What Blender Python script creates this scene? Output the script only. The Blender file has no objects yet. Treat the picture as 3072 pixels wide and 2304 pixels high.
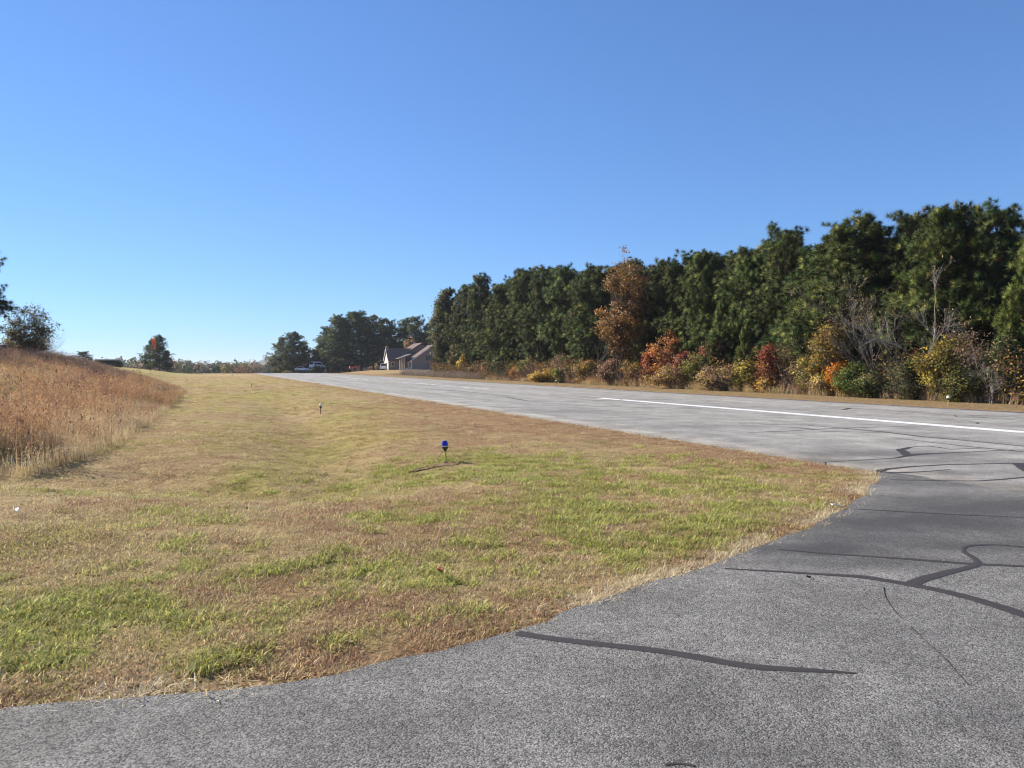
import bpy, math, random
import numpy as np

# ---------------------------------------------------------------- camera, sky, sun, exposure
SC = bpy.context.scene
COL = SC.collection
R = math.radians
YAW, PITCH, CAMZ, FPX = R(21.4), R(1.29), 1.7, 2308.0
cam = bpy.data.cameras.new('camera')
cam.sensor_width = 36.0
cam.lens = 36.0 * FPX / 3072.0
cam.clip_start, cam.clip_end = 0.1, 40000
camo = bpy.data.objects.new('camera', cam)
COL.objects.link(camo)
camo.location = (0, 0, CAMZ)
camo.rotation_euler = (R(90) - PITCH, 0, -YAW)
SC.camera = camo

SUN_LEFT, SUN_EL = R(41), R(32)          # the sun stands left of the runway's direction
SUN_DIR = np.array([-math.sin(SUN_LEFT) * math.cos(SUN_EL), math.cos(SUN_LEFT) * math.cos(SUN_EL), math.sin(SUN_EL)])
world = bpy.data.worlds.new('World')
SC.world = world
world.use_nodes = True
wn = world.node_tree
wn.nodes.clear()
sky = wn.nodes.new('ShaderNodeTexSky')
sky.sky_type = 'NISHITA'
sky.sun_disc = False
sky.sun_elevation = SUN_EL
sky.sun_rotation = -SUN_LEFT
sky.altitude = 300
sky.air_density = 1.0
sky.dust_density = 0.0
sky.ozone_density = 5.0
EXPO = 0.95
bg = wn.nodes.new('ShaderNodeBackground')
bg.inputs['Strength'].default_value = 0.1
wo = wn.nodes.new('ShaderNodeOutputWorld')
# the phone's flatter, bluer rendering of the whole sky
gam = wn.nodes.new('ShaderNodeGamma')
gam.inputs['Gamma'].default_value = 0.75
tint = wn.nodes.new('ShaderNodeVectorMath')
tint.operation = 'MULTIPLY'
_k = 1.78 / 2 ** EXPO
tint.inputs[1].default_value = (0.70 * _k, 0.965 * _k, 1.36 * _k)
wn.links.new(sky.outputs[0], gam.inputs['Color'])
wn.links.new(gam.outputs[0], tint.inputs[0])
wn.links.new(tint.outputs[0], bg.inputs['Color'])
wn.links.new(bg.outputs[0], wo.inputs['Surface'])

sl = bpy.data.lights.new('sun', 'SUN')
sl.energy = 5.0
sl.angle = R(0.53)
sl.color = (1.0, 0.92, 0.80)
so = bpy.data.objects.new('sun', sl)
COL.objects.link(so)
from mathutils import Vector
so.rotation_euler = Vector((-SUN_DIR[0], -SUN_DIR[1], -SUN_DIR[2])).to_track_quat('-Z', 'Y').to_euler()

SC.view_settings.view_transform = 'Standard'
SC.view_settings.look = 'None'
SC.view_settings.gamma = 1.0
SC.view_settings.use_curve_mapping = False
SC.view_settings.exposure = EXPO
SC.render.engine = 'CYCLES'
SC.cycles.use_denoising = True
SC.cycles.filter_width = 1.15
SC.cycles.denoiser = 'OPENIMAGEDENOISE'
SC.cycles.denoising_input_passes = 'RGB_ALBEDO_NORMAL'
SC.cycles.denoising_prefilter = 'ACCURATE'
SC.cycles.max_bounces = 6
SC.cycles.diffuse_bounces = 3
SC.cycles.transparent_max_bounces = 8

# ---------------------------------------------------------------- pixel helpers (photo pixels, 3072 x 2304)
sy, cy, sp, cp = math.sin(YAW), math.cos(YAW), math.sin(PITCH), math.cos(PITCH)

def ray(x, y):
    xr, yr = (x - 1536) / FPX, (1152 - y) / FPX
    f, z = cp + yr * sp, -sp + yr * cp
    return np.array([f * sy + xr * cy, f * cy - xr * sy, z]), f

def gpt(x, y, z=0.0):
    d, _ = ray(x, y)
    t = (z - CAMZ) / d[2]
    return np.array([d[0] * t, d[1] * t, z])

def at(x, depth):                    # ground position under photo column x at a given depth
    xr = (x - 1536) / FPX
    return np.array([depth * (sy + xr * cy), depth * (cy - xr * sy)])

def at_u(x, U):                      # where photo column x meets the line u = U
    xr = (x - 1536) / FPX
    d = U / (sy + xr * cy)
    return at(x, d), d

def rd(u, v):                        # right / depth of a ground point
    return u * cy - v * sy, u * sy + v * cy

def top_z(ypx, depth):
    return CAMZ + (1100 - ypx) / FPX * depth

# ---------------------------------------------------------------- value noise (numpy) for turf and terrain
_nr = np.random.RandomState(7)
_lat = _nr.rand(256, 256)

def vnoise(x, y):
    x, y = np.asarray(x, float), np.asarray(y, float)
    xi, yi = np.floor(x).astype(int), np.floor(y).astype(int)
    fx, fy = x - xi, y - yi
    fx, fy = fx * fx * (3 - 2 * fx), fy * fy * (3 - 2 * fy)
    a, b = _lat[xi % 256, yi % 256], _lat[(xi + 1) % 256, yi % 256]
    c, d = _lat[xi % 256, (yi + 1) % 256], _lat[(xi + 1) % 256, (yi + 1) % 256]
    return (a * (1 - fx) + b * fx) * (1 - fy) + (c * (1 - fx) + d * fx) * fy

def fbm(x, y, o=4):
    s, a, n = 0, 0.5, 0
    for i in range(o):
        s = s + a * vnoise(x * 2 ** i + 13.7 * i, y * 2 ** i + 5.1 * i)
        n += a
        a *= 0.55
    return s / n

def sst(x, a, b):
    t = np.clip((np.asarray(x, float) - a) / (b - a), 0, 1)
    return t * t * (3 - 2 * t)

# ---------------------------------------------------------------- pavement outline
RL, RC, RR = 10.1, 19.45, 27.9       # runway left edge, centre line, right edge
edge_px = [(0, 2139), (150, 2124), (300, 2112), (420, 2103), (600, 2090), (700, 2078), (833, 2062), (1000, 2034), (1100, 2010),
           (1208, 1985), (1320, 1962), (1450, 1930), (1542, 1900), (1640, 1868), (1744, 1832), (1850, 1796), (1944, 1760),
           (2040, 1730), (2140, 1697), (2222, 1668), (2300, 1640), (2380, 1606), (2450, 1572), (2510, 1540), (2560, 1508),
           (2600, 1478), (2625, 1450), (2636, 1432), (2634, 1418)]
EDGE = [gpt(*p)[:2] for p in edge_px]
d0 = EDGE[0] - EDGE[3]
d0 = d0 / np.linalg.norm(d0)
EDGE = [EDGE[0] + d0 * 40, EDGE[0] + d0 * 12, EDGE[0] + d0 * 4] + EDGE
# densify, rough the edge a little
e2 = []
_er = random.Random(3)
for a, b in zip(EDGE[:-1], EDGE[1:]):
    n = max(1, int(np.linalg.norm(b - a) / 0.16)) if np.linalg.norm(a) < 16 else 4
    for i in range(n):
        e2.append(a + (b - a) * i / n)
e2.append(np.array([RL, EDGE[-1][1] + .05]))
e2 = np.array(e2)
tn = np.gradient(e2, axis=0)
tn /= np.linalg.norm(tn, axis=1)[:, None] + 1e-9
nn = np.stack([-tn[:, 1], tn[:, 0]], 1)
jit = (fbm(np.arange(len(e2)) * 0.35, np.zeros(len(e2)) + 3.3, 3) - 0.5) * 0.22
jit[-3:] = 0
EDGE2 = e2 + nn * jit[:, None]
J = EDGE2[-1]                         # corner where the taxiway edge meets the runway edge
TAXI = [tuple(p) for p in EDGE2] + [(RL, -9.0), (-44.0, -16.0)]
TAXI_ARR = np.array(TAXI)

def in_poly(u, v, P):
    u, v = np.asarray(u, float), np.asarray(v, float)
    c = np.zeros(u.shape, bool)
    x0, y0 = P[-1]
    for x1, y1 in P:
        cond = (y1 > v) != (y0 > v)
        with np.errstate(divide='ignore', invalid='ignore'):
            xx = (x0 - x1) * (v - y1) / (y0 - y1) + x1
        c ^= cond & (u < xx)
        x0, y0 = x1, y1
    return c

def dist_line(u, v, P):
    u, v = np.asarray(u, float), np.asarray(v, float)
    best = np.full(u.shape, 1e9)
    for a, b in zip(P[:-1], P[1:]):
        a, b = np.asarray(a[:2]), np.asarray(b[:2])
        ab = b - a
        t = np.clip(((u - a[0]) * ab[0] + (v - a[1]) * ab[1]) / (ab @ ab + 1e-12), 0, 1)
        best = np.minimum(best, np.hypot(u - a[0] - t * ab[0], v - a[1] - t * ab[1]))
    return best

TAXI_C = np.array(TAXI[::3] + [TAXI[-3]] + TAXI[-2:])

def on_pave(u, v, grow=0.0):
    u, v = np.asarray(u, float), np.asarray(v, float)
    a = (u > RL - grow) & (u < RR + grow)
    near = (np.abs(u) < 60) & (np.abs(v) < 40)
    b = np.zeros(u.shape, bool)
    if near.any():
        b[near] = in_poly(u[near], v[near], TAXI_ARR)
    if grow > 0:
        k = near & ~b & (np.hypot(u, v) < 25)
        if k.any():
            b[k] = dist_line(u[k], v[k], EDGE2[::3]) < grow
    return a | b

# ---------------------------------------------------------------- terrain height
DITCH = [gpt(*p)[:2] for p in [(-300, 1400), (0, 1402), (300, 1406), (600, 1428), (880, 1440), (985, 1425), (1000, 1380), (960, 1315), (915, 1262)]]
DITCH += [np.array([3.0, 36.0]), np.array([2.2, 60.0])]

def height(u, v):
    u, v = np.asarray(u, float), np.asarray(v, float)
    r, d = rd(u, v)
    z = np.zeros(u.shape)
    # beyond the crest everything falls away, and the country behind it lies lower
    far = np.maximum(v - 205, 0)
    fall = -10.0 * (1 - np.exp(-(far / 190.0) ** 1.6))
    left = sst(-u, 2, 26) * sst(v, 55, 150) * 1.95
    mound = 1.6 * sst(-r - .41 * (d - 45), 20.5, 29.5) * sst(d, 14, 44) * (1 - 0.45 * sst(d, 64, 110))
    mound = mound * (1 + 0.10 * (fbm(u * .12, v * .12) - .5))
    bank = 0.75 * sst(u, 31, 44) * sst(v, 105, 165)
    z = np.maximum(left, mound) + bank + fall
    # swale through the turf
    nearm = (np.hypot(u, v) < 75) & (u < RL) & (np.hypot(u, v) > 3)
    if nearm.any():
        dd = dist_line(u[nearm], v[nearm], DITCH)
        depth = 0.31 * np.exp(-(dd / 1.3) ** 2) * (1 - sst(np.hypot(u[nearm], v[nearm]), 22, 60))
        un = u[nearm]
        pv_ = in_poly(un, v[nearm], TAXI_C)
        w = sst(RL - un, 0.3, 3.0) * np.where(pv_, 0, sst(dist_line(un, v[nearm], EDGE2[::4]), 0.05, 0.9))
        z[nearm] -= depth * w
        z[nearm] += (fbm(un * .5, v[nearm] * .5, 3) - .5) * 0.10 * w
    # gently uneven ground further out
    z += (fbm(u * .05 + 40, v * .05, 3) - .5) * 0.35 * sst(np.hypot(u, v), 40, 160) * sst(np.maximum(RL - u, u - RR), 1, 12)
    return z

def hz(u, v):
    return float(height(np.array([u]), np.array([v]))[0])

def gpt_t(x, y):
    z = 0.0
    for _ in range(6):
        g = gpt(x, y, z)
        z = hz(g[0], g[1])
    return gpt(x, y, z)

# ---------------------------------------------------------------- object helpers
def mesh_np(name, V, F, mat=None, colors=None, smooth=False, normals=None):
    V = np.asarray(V, np.float32)
    F = np.asarray(F, np.int32)
    me = bpy.data.meshes.new(name)
    me.vertices.add(len(V))
    me.vertices.foreach_set('co', V.ravel())
    k = F.shape[1]
    me.loops.add(F.size)
    me.loops.foreach_set('vertex_index', F.ravel())
    me.polygons.add(len(F))
    me.polygons.foreach_set('loop_start', np.arange(0, F.size, k, dtype=np.int32))
    me.polygons.foreach_set('loop_total', np.full(len(F), k, np.int32))
    if smooth:
        me.polygons.foreach_set('use_smooth', np.ones(len(F), bool))
    if colors is not None:
        a = me.color_attributes.new('Col', 'FLOAT_COLOR', 'POINT')
        c = np.ones((len(V), 4), np.float32)
        c[:, :3] = colors
        a.data.foreach_set('color', c.ravel())
    me.update(calc_edges=True)
    me.validate()
    if normals is not None:
        me.polygons.foreach_set('use_smooth', np.ones(len(F), bool))
        me.normals_split_custom_set_from_vertices(np.asarray(normals, np.float32))
    if mat:
        me.materials.append(mat)
    return me

def face_out(V, F, Nv):
    """turn every face so that it looks the way its shading normal does"""
    g = np.cross(V[F[:, 1]] - V[F[:, 0]], V[F[:, 2]] - V[F[:, 0]])
    fl = (g * Nv[F[:, 0]]).sum(1) < 0
    F = F.copy()
    F[fl] = F[fl][:, [0, 2, 1]]
    return F

def link(name, me, parent=None, loc=None):
    o = bpy.data.objects.new(name, me)
    COL.objects.link(o)
    if parent is not None:
        o.parent = parent
    if loc is not None:
        o.location = loc
    return o

def thing(name, label, cat, loc=(0, 0, 0), rz=0.0, group=None, scale=None):
    o = bpy.data.objects.new(name, None)
    COL.objects.link(o)
    o.empty_display_size = 0.2
    o.location = loc
    o.rotation_euler = (0, 0, rz)
    if scale is not None:
        o.scale = scale
    o['label'] = label
    o['category'] = cat
    if group:
        o['group'] = group
    return o

class MB:
    """collects simple shapes, builds one mesh object"""
    def __init__(self):
        self.v, self.f = [], []
    def add(self, vs, fs):
        n = len(self.v)
        self.v += [tuple(p) for p in vs]
        self.f += [tuple(i + n for i in f) for f in fs]
        return self
    def box(self, x0, x1, y0, y1, z0, z1):
        vs = [(x, y, z) for z in (z0, z1) for y in (y0, y1) for x in (x0, x1)]
        return self.add(vs, [(0, 2, 3, 1), (4, 5, 7, 6), (0, 1, 5, 4), (2, 6, 7, 3), (0, 4, 6, 2), (1, 3, 7, 5)])
    def lathe(self, prof, n=14, cx=0, cy=0, tilt=None):
        vs, fs = [], []
        for r, z in prof:
            for i in range(n):
                a = 2 * math.pi * i / n
                vs.append((cx + r * math.cos(a), cy + r * math.sin(a), z))
        for j in range(len(prof) - 1):
            for i in range(n):
                k = (i + 1) % n
                fs.append((j * n + i, j * n + k, (j + 1) * n + k, (j + 1) * n + i))
        fs.append(tuple(reversed(range(n))))
        fs.append(tuple(range((len(prof) - 1) * n, len(prof) * n)))
        return self.add(vs, fs)
    def prism(self, poly, axis, a, b):
        """poly in the two other axes, extruded a..b along axis"""
        def pt(p, t):
            if axis == 0: return (t, p[0], p[1])
            if axis == 1: return (p[0], t, p[1])
            return (p[0], p[1], t)
        n = len(poly)
        vs = [pt(p, a) for p in poly] + [pt(p, b) for p in poly]
        fs = [tuple(range(n)), tuple(reversed(range(n, 2 * n)))]
        for i in range(n):
            k = (i + 1) % n
            fs.append((i, i + n, k + n, k))
        return self.add(vs, fs)
    def tube(self, pts, rad, n=6):
        pts = [Vector(p) for p in pts]
        vs, fs = [], []
        for i, p in enumerate(pts):
            t = (pts[min(i + 1, len(pts) - 1)] - pts[max(i - 1, 0)]).normalized()
            a = t.orthogonal().normalized()
            b = t.cross(a)
            r = rad[i] if hasattr(rad, '__len__') else rad
            for k in range(n):
                an = 2 * math.pi * k / n
                vs.append(p + (a * math.cos(an) + b * math.sin(an)) * r)
        for j in range(len(pts) - 1):
            for i in range(n):
                k = (i + 1) % n
                fs.append((j * n + i, j * n + k, (j + 1) * n + k, (j + 1) * n + i))
        fs.append(tuple(reversed(range(n))))
        fs.append(tuple(range((len(pts) - 1) * n, len(pts) * n)))
        return self.add(vs, fs)
    def mesh(self, name, mat, smooth=False):
        me = bpy.data.meshes.new(name)
        me.from_pydata(self.v, [], self.f)
        import bmesh
        bm = bmesh.new()
        bm.from_mesh(me)
        bmesh.ops.recalc_face_normals(bm, faces=bm.faces)
        bm.to_mesh(me)
        bm.free()
        if smooth:
            for p in me.polygons: p.use_smooth = True
        me.materials.append(mat)
        return me
    def build(self, name, mat, parent=None, loc=None, smooth=False):
        return link(name, self.mesh(name, mat, smooth), parent, loc)

def copy_tree(o, parent=None):
    c = o.copy()
    COL.objects.link(c)
    if parent is not None:
        c.parent = parent
    for ch in list(o.children):
        copy_tree(ch, c)
    return c

# ---------------------------------------------------------------- materials
def mat_new(name):
    m = bpy.data.materials.new(name)
    m.use_nodes = True
    nt = m.node_tree
    nt.nodes.clear()
    out = nt.nodes.new('ShaderNodeOutputMaterial')
    return m, nt, out

def N(nt, typ, **kw):
    n = nt.nodes.new(typ)
    for k, v in kw.items():
        if k in n.inputs.keys() if hasattr(n.inputs, 'keys') else False:
            n.inputs[k].default_value = v
        else:
            setattr(n, k, v)
    return n

def ramp(nt, fac, stops):
    r = nt.nodes.new('ShaderNodeValToRGB')
    el = r.color_ramp.elements
    while len(el) < len(stops): el.new(0.5)
    for e, (p, c) in zip(el, stops):
        e.position = p
        e.color = (c[0], c[1], c[2], 1) if len(c) == 3 else c
    nt.links.new(fac, r.inputs[0])
    return r.outputs[0]

def mixc(nt, fac, a, b, mode='MIX'):
    m = nt.nodes.new('ShaderNodeMix')
    m.data_type = 'RGBA'
    m.blend_type = mode
    m.clamp_factor = True
    for sock, val in ((m.inputs[0], fac), (m.inputs[6], a), (m.inputs[7], b)):
        if hasattr(val, 'is_output') or hasattr(val, 'links'):
            nt.links.new(val, sock)
        elif isinstance(val, (int, float)):
            sock.default_value = val
        else:
            sock.default_value = (val[0], val[1], val[2], 1)
    return m.outputs[2]

def mth(nt, op, a, b=None, clamp=False):
    m = nt.nodes.new('ShaderNodeMath')
    m.operation = op
    m.use_clamp = clamp
    for i, v in enumerate((a, b)):
        if v is None: continue
        if isinstance(v, (int, float)): m.inputs[i].default_value = v
        else: nt.links.new(v, m.inputs[i])
    return m.outputs[0]

def noise(nt, vec, scale, detail=4, rough=0.55, dist=0.0):
    n = nt.nodes.new('ShaderNodeTexNoise')
    n.inputs['Scale'].default_value = scale
    n.inputs['Detail'].default_value = detail
    n.inputs['Roughness'].default_value = rough
    n.inputs['Distortion'].default_value = dist
    if vec is not None: nt.links.new(vec, n.inputs['Vector'])
    return n.outputs['Fac']

def mapping(nt, vec, scale=(1, 1, 1), rot=(0, 0, 0), loc=(0, 0, 0)):
    m = nt.nodes.new('ShaderNodeMapping')
    m.inputs['Scale'].default_value = scale
    m.inputs['Rotation'].default_value = rot
    m.inputs['Location'].default_value = loc
    nt.links.new(vec, m.inputs['Vector'])
    return m.outputs[0]

def wpos(nt):
    return nt.nodes.new('ShaderNodeNewGeometry').outputs['Position']

def opos(nt):
    return nt.nodes.new('ShaderNodeTexCoord').outputs['Object']

def bump(nt, h, strength, dist):
    b = nt.nodes.new('ShaderNodeBump')
    b.inputs['Strength'].default_value = strength
    b.inputs['Distance'].default_value = dist
    nt.links.new(h, b.inputs['Height'])
    return b.outputs[0]

def principled(nt, out, color, rough=0.8, spec=0.3, metallic=0.0, normal=None):
    p = nt.nodes.new('ShaderNodeBsdfPrincipled')
    if hasattr(color, 'links'): nt.links.new(color, p.inputs['Base Color'])
    else: p.inputs['Base Color'].default_value = (*color, 1)
    if hasattr(rough, 'links'): nt.links.new(rough, p.inputs['Roughness'])
    else: p.inputs['Roughness'].default_value = rough
    p.inputs['Specular IOR Level'].default_value = spec
    p.inputs['Metallic'].default_value = metallic
    if normal is not None: nt.links.new(normal, p.inputs['Normal'])
    nt.links.new(p.outputs[0], out.inputs['Surface'])
    return p

def plain(name, color, rough=0.6, spec=0.3, metallic=0.0, var=0.12, scale=8.0):
    m, nt, out = mat_new(name)
    n = noise(nt, opos(nt), scale, 4)
    c = mixc(nt, n, tuple(c * (1 - var) for c in color), tuple(min(1, c * (1 + var)) for c in color))
    principled(nt, out, c, rough, spec, metallic)
    return m

def leafmat(name, trans=0.3, rough=0.55, spec=0.25):
    m, nt, out = mat_new(name)
    a = nt.nodes.new('ShaderNodeVertexColor')
    a.layer_name = 'Col'
    oi = nt.nodes.new('ShaderNodeObjectInfo')
    hs = nt.nodes.new('ShaderNodeHueSaturation')
    nt.links.new(a.outputs[0], hs.inputs['Color'])
    nt.links.new(mth(nt, 'ADD', mth(nt, 'MULTIPLY', oi.outputs['Random'], 0.5), 0.75), hs.inputs['Value'])
    nt.links.new(mth(nt, 'ADD', mth(nt, 'MULTIPLY', oi.outputs['Random'], 0.03), 0.485), hs.inputs['Hue'])
    p = nt.nodes.new('ShaderNodeBsdfPrincipled')
    nt.links.new(hs.outputs[0], p.inputs['Base Color'])
    p.inputs['Roughness'].default_value = rough
    p.inputs['Specular IOR Level'].default_value = spec
    t = nt.nodes.new('ShaderNodeBsdfTranslucent')
    nt.links.new(hs.outputs[0], t.inputs['Color'])
    mx = nt.nodes.new('ShaderNodeMixShader')
    mx.inputs[0].default_value = trans
    nt.links.new(p.outputs[0], mx.inputs[1])
    nt.links.new(t.outputs[0], mx.inputs[2])
    nt.links.new(mx.outputs[0], out.inputs['Surface'])
    return m

M_NEEDLE = leafmat('pine_needles', 0.10, 0.6, 0.10)
M_LEAF = leafmat('leaves', 0.35, 0.6, 0.12)
M_BLADE = leafmat('grass_blades', 0.38, 0.6, 0.12)
M_STALK = leafmat('dry_stalks', 0.25, 0.75, 0.15)

def bark_mat(name, c0, c1, sc=9):
    m, nt, out = mat_new(name)
    n = noise(nt, mapping(nt, opos(nt), (1, 1, 0.25)), sc, 5, 0.65)
    c = ramp(nt, n, [(0.3, c0), (0.7, c1)])
    principled(nt, out, c, 0.9, 0.15, 0, bump(nt, n, 0.6, 0.03))
    return m
M_BARK = bark_mat('pine_bark', (0.045, 0.03, 0.022), (0.15, 0.10, 0.075))
M_GREYBARK = bark_mat('grey_bark', (0.09, 0.08, 0.07), (0.24, 0.215, 0.19))
M_DEADWOOD = bark_mat('weathered_wood', (0.22, 0.20, 0.18), (0.45, 0.42, 0.38))

# ---------------------------------------------------------------- turf colours
GREEN_BLOBS = [(2080, 1480, 480, 95, 1.0), (1750, 1420, 420, 70, .75), (1400, 1400, 330, 55, .8), (560, 1720, 300, 60, .9),
               (250, 1850, 300, 90, .9), (640, 1850, 260, 70, .65), (1120, 1740, 95, 36, .95), (1690, 1640, 300, 60, .75), (1950, 1590, 360, 60, .8),
               (130, 2000, 210, 60, .95), (620, 2010, 130, 45, .8), (960, 1690, 160, 40, .5), (1330, 1745, 110, 40, .7), (60, 1760, 160, 60, .5),
               (640, 1540, 160, 30, .5), (1250, 1560, 160, 30, .5), (2420, 1560, 140, 45, .55), (1080, 1930, 90, 30, .6), (320, 2060, 200, 30, .5),
               (1350, 1850, 120, 30, .45), (1560, 1800, 120, 28, .4)]
OLIVE_BLOBS = [(960, 1330, 110, 120, 1.0), (1020, 1250, 120, 40, .9), (780, 1185, 150, 16, 1.0), (700, 1150, 100, 10, .9), (300, 1440, 420, 26, .8), (1000, 1420, 140, 40, .9),
               (820, 1400, 60, 60, .5), (640, 1290, 60, 60, .5), (520, 1120, 120, 10, .9), (350, 1105, 160, 8, 1.0)]
RED_BLOBS = [(1000, 1830, 330, 60, .8), (120, 1640, 300, 50, .8), (850, 1960, 230, 45, .8), (1500, 1250, 420, 50, .9), (760, 1330, 170, 70, .6),
             (1200, 1230, 220, 24, .8), (450, 1500, 320, 40, .6), (700, 1750, 300, 30, .5), (1560, 1820, 260, 50, .7), (2200, 1640, 180, 40, .8),
             (2500, 1480, 110, 40, .9), (1000, 1500, 420, 36, .4), (300, 1990, 220, 40, .5), (2150, 1385, 300, 30, .6), (560, 1330, 130, 40, .7)]

def blob_field(u, v, blobs):
    r, d = rd(u, v)
    s = np.zeros(np.shape(u))
    for x, y, rx, ry, st in blobs:
        dep = CAMZ * FPX / (y - 1100)
        cr, cd = (x - 1536) / FPX * dep, dep
        ar, ad = rx * dep / FPX, ry * dep * dep / (CAMZ * FPX)
        s = np.maximum(s, st * np.exp(-((r - cr) / ar) ** 2 - ((d - cd) / ad) ** 2))
    return s

def turf_mix(u, v):
    """weights green / olive / red-brown / tan of the turf at a point"""
    n1 = fbm(u * 0.55 + 3, v * 0.55 + 9, 4)
    n2 = fbm(u * 1.7 + 31, v * 1.7 + 2, 3)
    n3 = fbm(u * 0.22 + 70, v * 0.22 + 21, 3)
    nb = fbm(u * 3.1 + 11, v * 3.1 + 51, 2)
    g = blob_field(u, v, GREEN_BLOBS) * (0.18 + 1.5 * sst(n2, .36, .58) * (.4 + .9 * sst(nb, .35, .6))) + 0.35 * sst(n1, .62, .75) * sst(nb, .4, .6)
    o = blob_field(u, v, OLIVE_BLOBS) + 0.65 * sst(n3, .47, .62) * sst(n2, .3, .6)
    rr = blob_field(u, v, RED_BLOBS) * (0.4 + 1.2 * sst(n2, .35, .6)) + 0.55 * sst(n1, .52, .35)
    # the strip along the pavement is dead and brown
    edge = sst(RL - u, 3.5, 0.3) * (v > J[1])
    rr = rr + edge * 0.9
    near = np.hypot(u, v) < 26
    dt = np.full(np.shape(u), 9.0)
    if np.any(near):
        dt[near] = dist_line(u[near], v[near], EDGE2[::2])
    kill = sst(dt, 0.08, 0.75)
    g = g * kill
    rr = rr + (1 - kill) * 0.5
    # open field far left is greener
    o = o + 0.9 * sst(v, 70, 130) * sst(-u, 0, 12)
    return np.clip(g, 0, 1), np.clip(o, 0, 1), np.clip(rr, 0, 1), dt

C_TAN, C_OLIVE, C_RED, C_GREEN = np.array([.49, .37, .205]), np.array([.43, .375, .12]), np.array([.38, .24, .145]), np.array([.31, .34, .075])

def turf_col(u, v):
    g, o, rr, dt = turf_mix(u, v)
    c = C_TAN + 0 * g[..., None]
    c = c * (1 - rr[..., None] * .85) + C_RED * rr[..., None] * .85
    c = c * (1 - o[..., None] * .75) + C_OLIVE * o[..., None] * .75
    c = c * (1 - g[..., None] * .9) + C_GREEN * g[..., None] * .9
    return c, g, o, rr, dt

# ---------------------------------------------------------------- ground sheet
def build_ground():
    # rings round the camera, fine in front, out to the horizon
    rr = np.concatenate([np.linspace(0.6, 3, 8), np.geomspace(3.2, 60, 150), np.geomspace(61.5, 420, 90), np.geomspace(440, 3000, 28)])
    fine = np.linspace(-R(46), R(46), 330)
    rest = np.linspace(R(46), 2 * math.pi - R(46), 60)[1:-1]
    ang = np.concatenate([fine, rest]) + YAW          # clockwise from +Y
    A, D = np.meshgrid(ang, rr)
    u, v = D * np.sin(A), D * np.cos(A)
    # settle ring points onto the pavement edge so the sheet hugs it
    z = height(u, v)
    pave = on_pave(u, v)
    pg = on_pave(u, v, 0.25)
    z = np.where(pave, z - 0.03, np.where(pg, z - 0.02, z - 0.012))
    c, g, o, rd_, dt = turf_col(u.ravel(), v.ravel())
    # forest litter under the trees, bare dirt round the house
    lit = sst(u.ravel(), 32, 35)[:, None] * (1 - sst(v.ravel(), 150, 175))[:, None]
    c = c * (1 - lit * .9) + np.array([.13, .085, .05]) * lit * .9
    strip = (sst(u.ravel(), 28.5, 29.5) * (1 - sst(u.ravel(), 32.5, 34)))[:, None]
    c = c * (1 - strip * .8) + np.array([.31, .225, .125]) * strip * .8
    soil = sst(dt, 0.26, 0.02)[:, None] * .6
    c = c * (1 - soil) + np.array([.36, .25, .16]) * soil
    nr_, na = u.shape
    V = np.stack([u.ravel(), v.ravel(), z.ravel()], 1)
    V = np.vstack([V, [[0, 0, -0.1]]])
    c = np.vstack([c, c[:1]])
    i, j = np.meshgrid(np.arange(nr_ - 1), np.arange(na), indexing='ij')
    k = (j + 1) % na
    F = np.stack([i * na + j, i * na + k, (i + 1) * na + k, (i + 1) * na + j], -1).reshape(-1, 4)
    m, nt, out = mat_new('turf')
    a = nt.nodes.new('ShaderNodeVertexColor')
    a.layer_name = 'Col'
    P = wpos(nt)
    n1 = noise(nt, P, 3.2, 6, 0.7)
    n2 = noise(nt, P, 38, 5, 0.75)
    n3 = noise(nt, P, 0.8, 5, 0.65)
    n4 = noise(nt, mapping(nt, P, (1, 1, 1)), 11, 4, 0.7)
    c1 = mixc(nt, ramp(nt, n2, [(0.32, (0, 0, 0)), (0.68, (1, 1, 1))]), (0.42, 0.40, 0.38), (1.28, 1.25, 1.2))
    base = mixc(nt, 1.0, a.outputs[0], c1, 'MULTIPLY')
    c2 = mixc(nt, ramp(nt, n1, [(0.33, (0, 0, 0)), (0.66, (1, 1, 1))]), (0.72, 0.68, 0.66), (1.18, 1.2, 1.1))
    base = mixc(nt, 1.0, base, c2, 'MULTIPLY')
    base = mixc(nt, mth(nt, 'MULTIPLY', ramp(nt, n3, [(0.5, (0, 0, 0)), (0.68, (1, 1, 1))]), 0.35), base, (0.24, 0.17, 0.10))
    base = mixc(nt, mth(nt, 'MULTIPLY', ramp(nt, n4, [(0.55, (0, 0, 0)), (0.7, (1, 1, 1))]), 0.25), base, (0.40, 0.37, 0.16))
    hh = mth(nt, 'ADD', mth(nt, 'MULTIPLY', n2, 0.5), n4)
    principled(nt, out, base, 0.95, 0.08, 0, bump(nt, hh, 0.9, 0.10))
    o = link('ground', mesh_np('ground', V, F, m, c, True))
    o['kind'] = 'structure'
    return o
build_ground()

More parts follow.
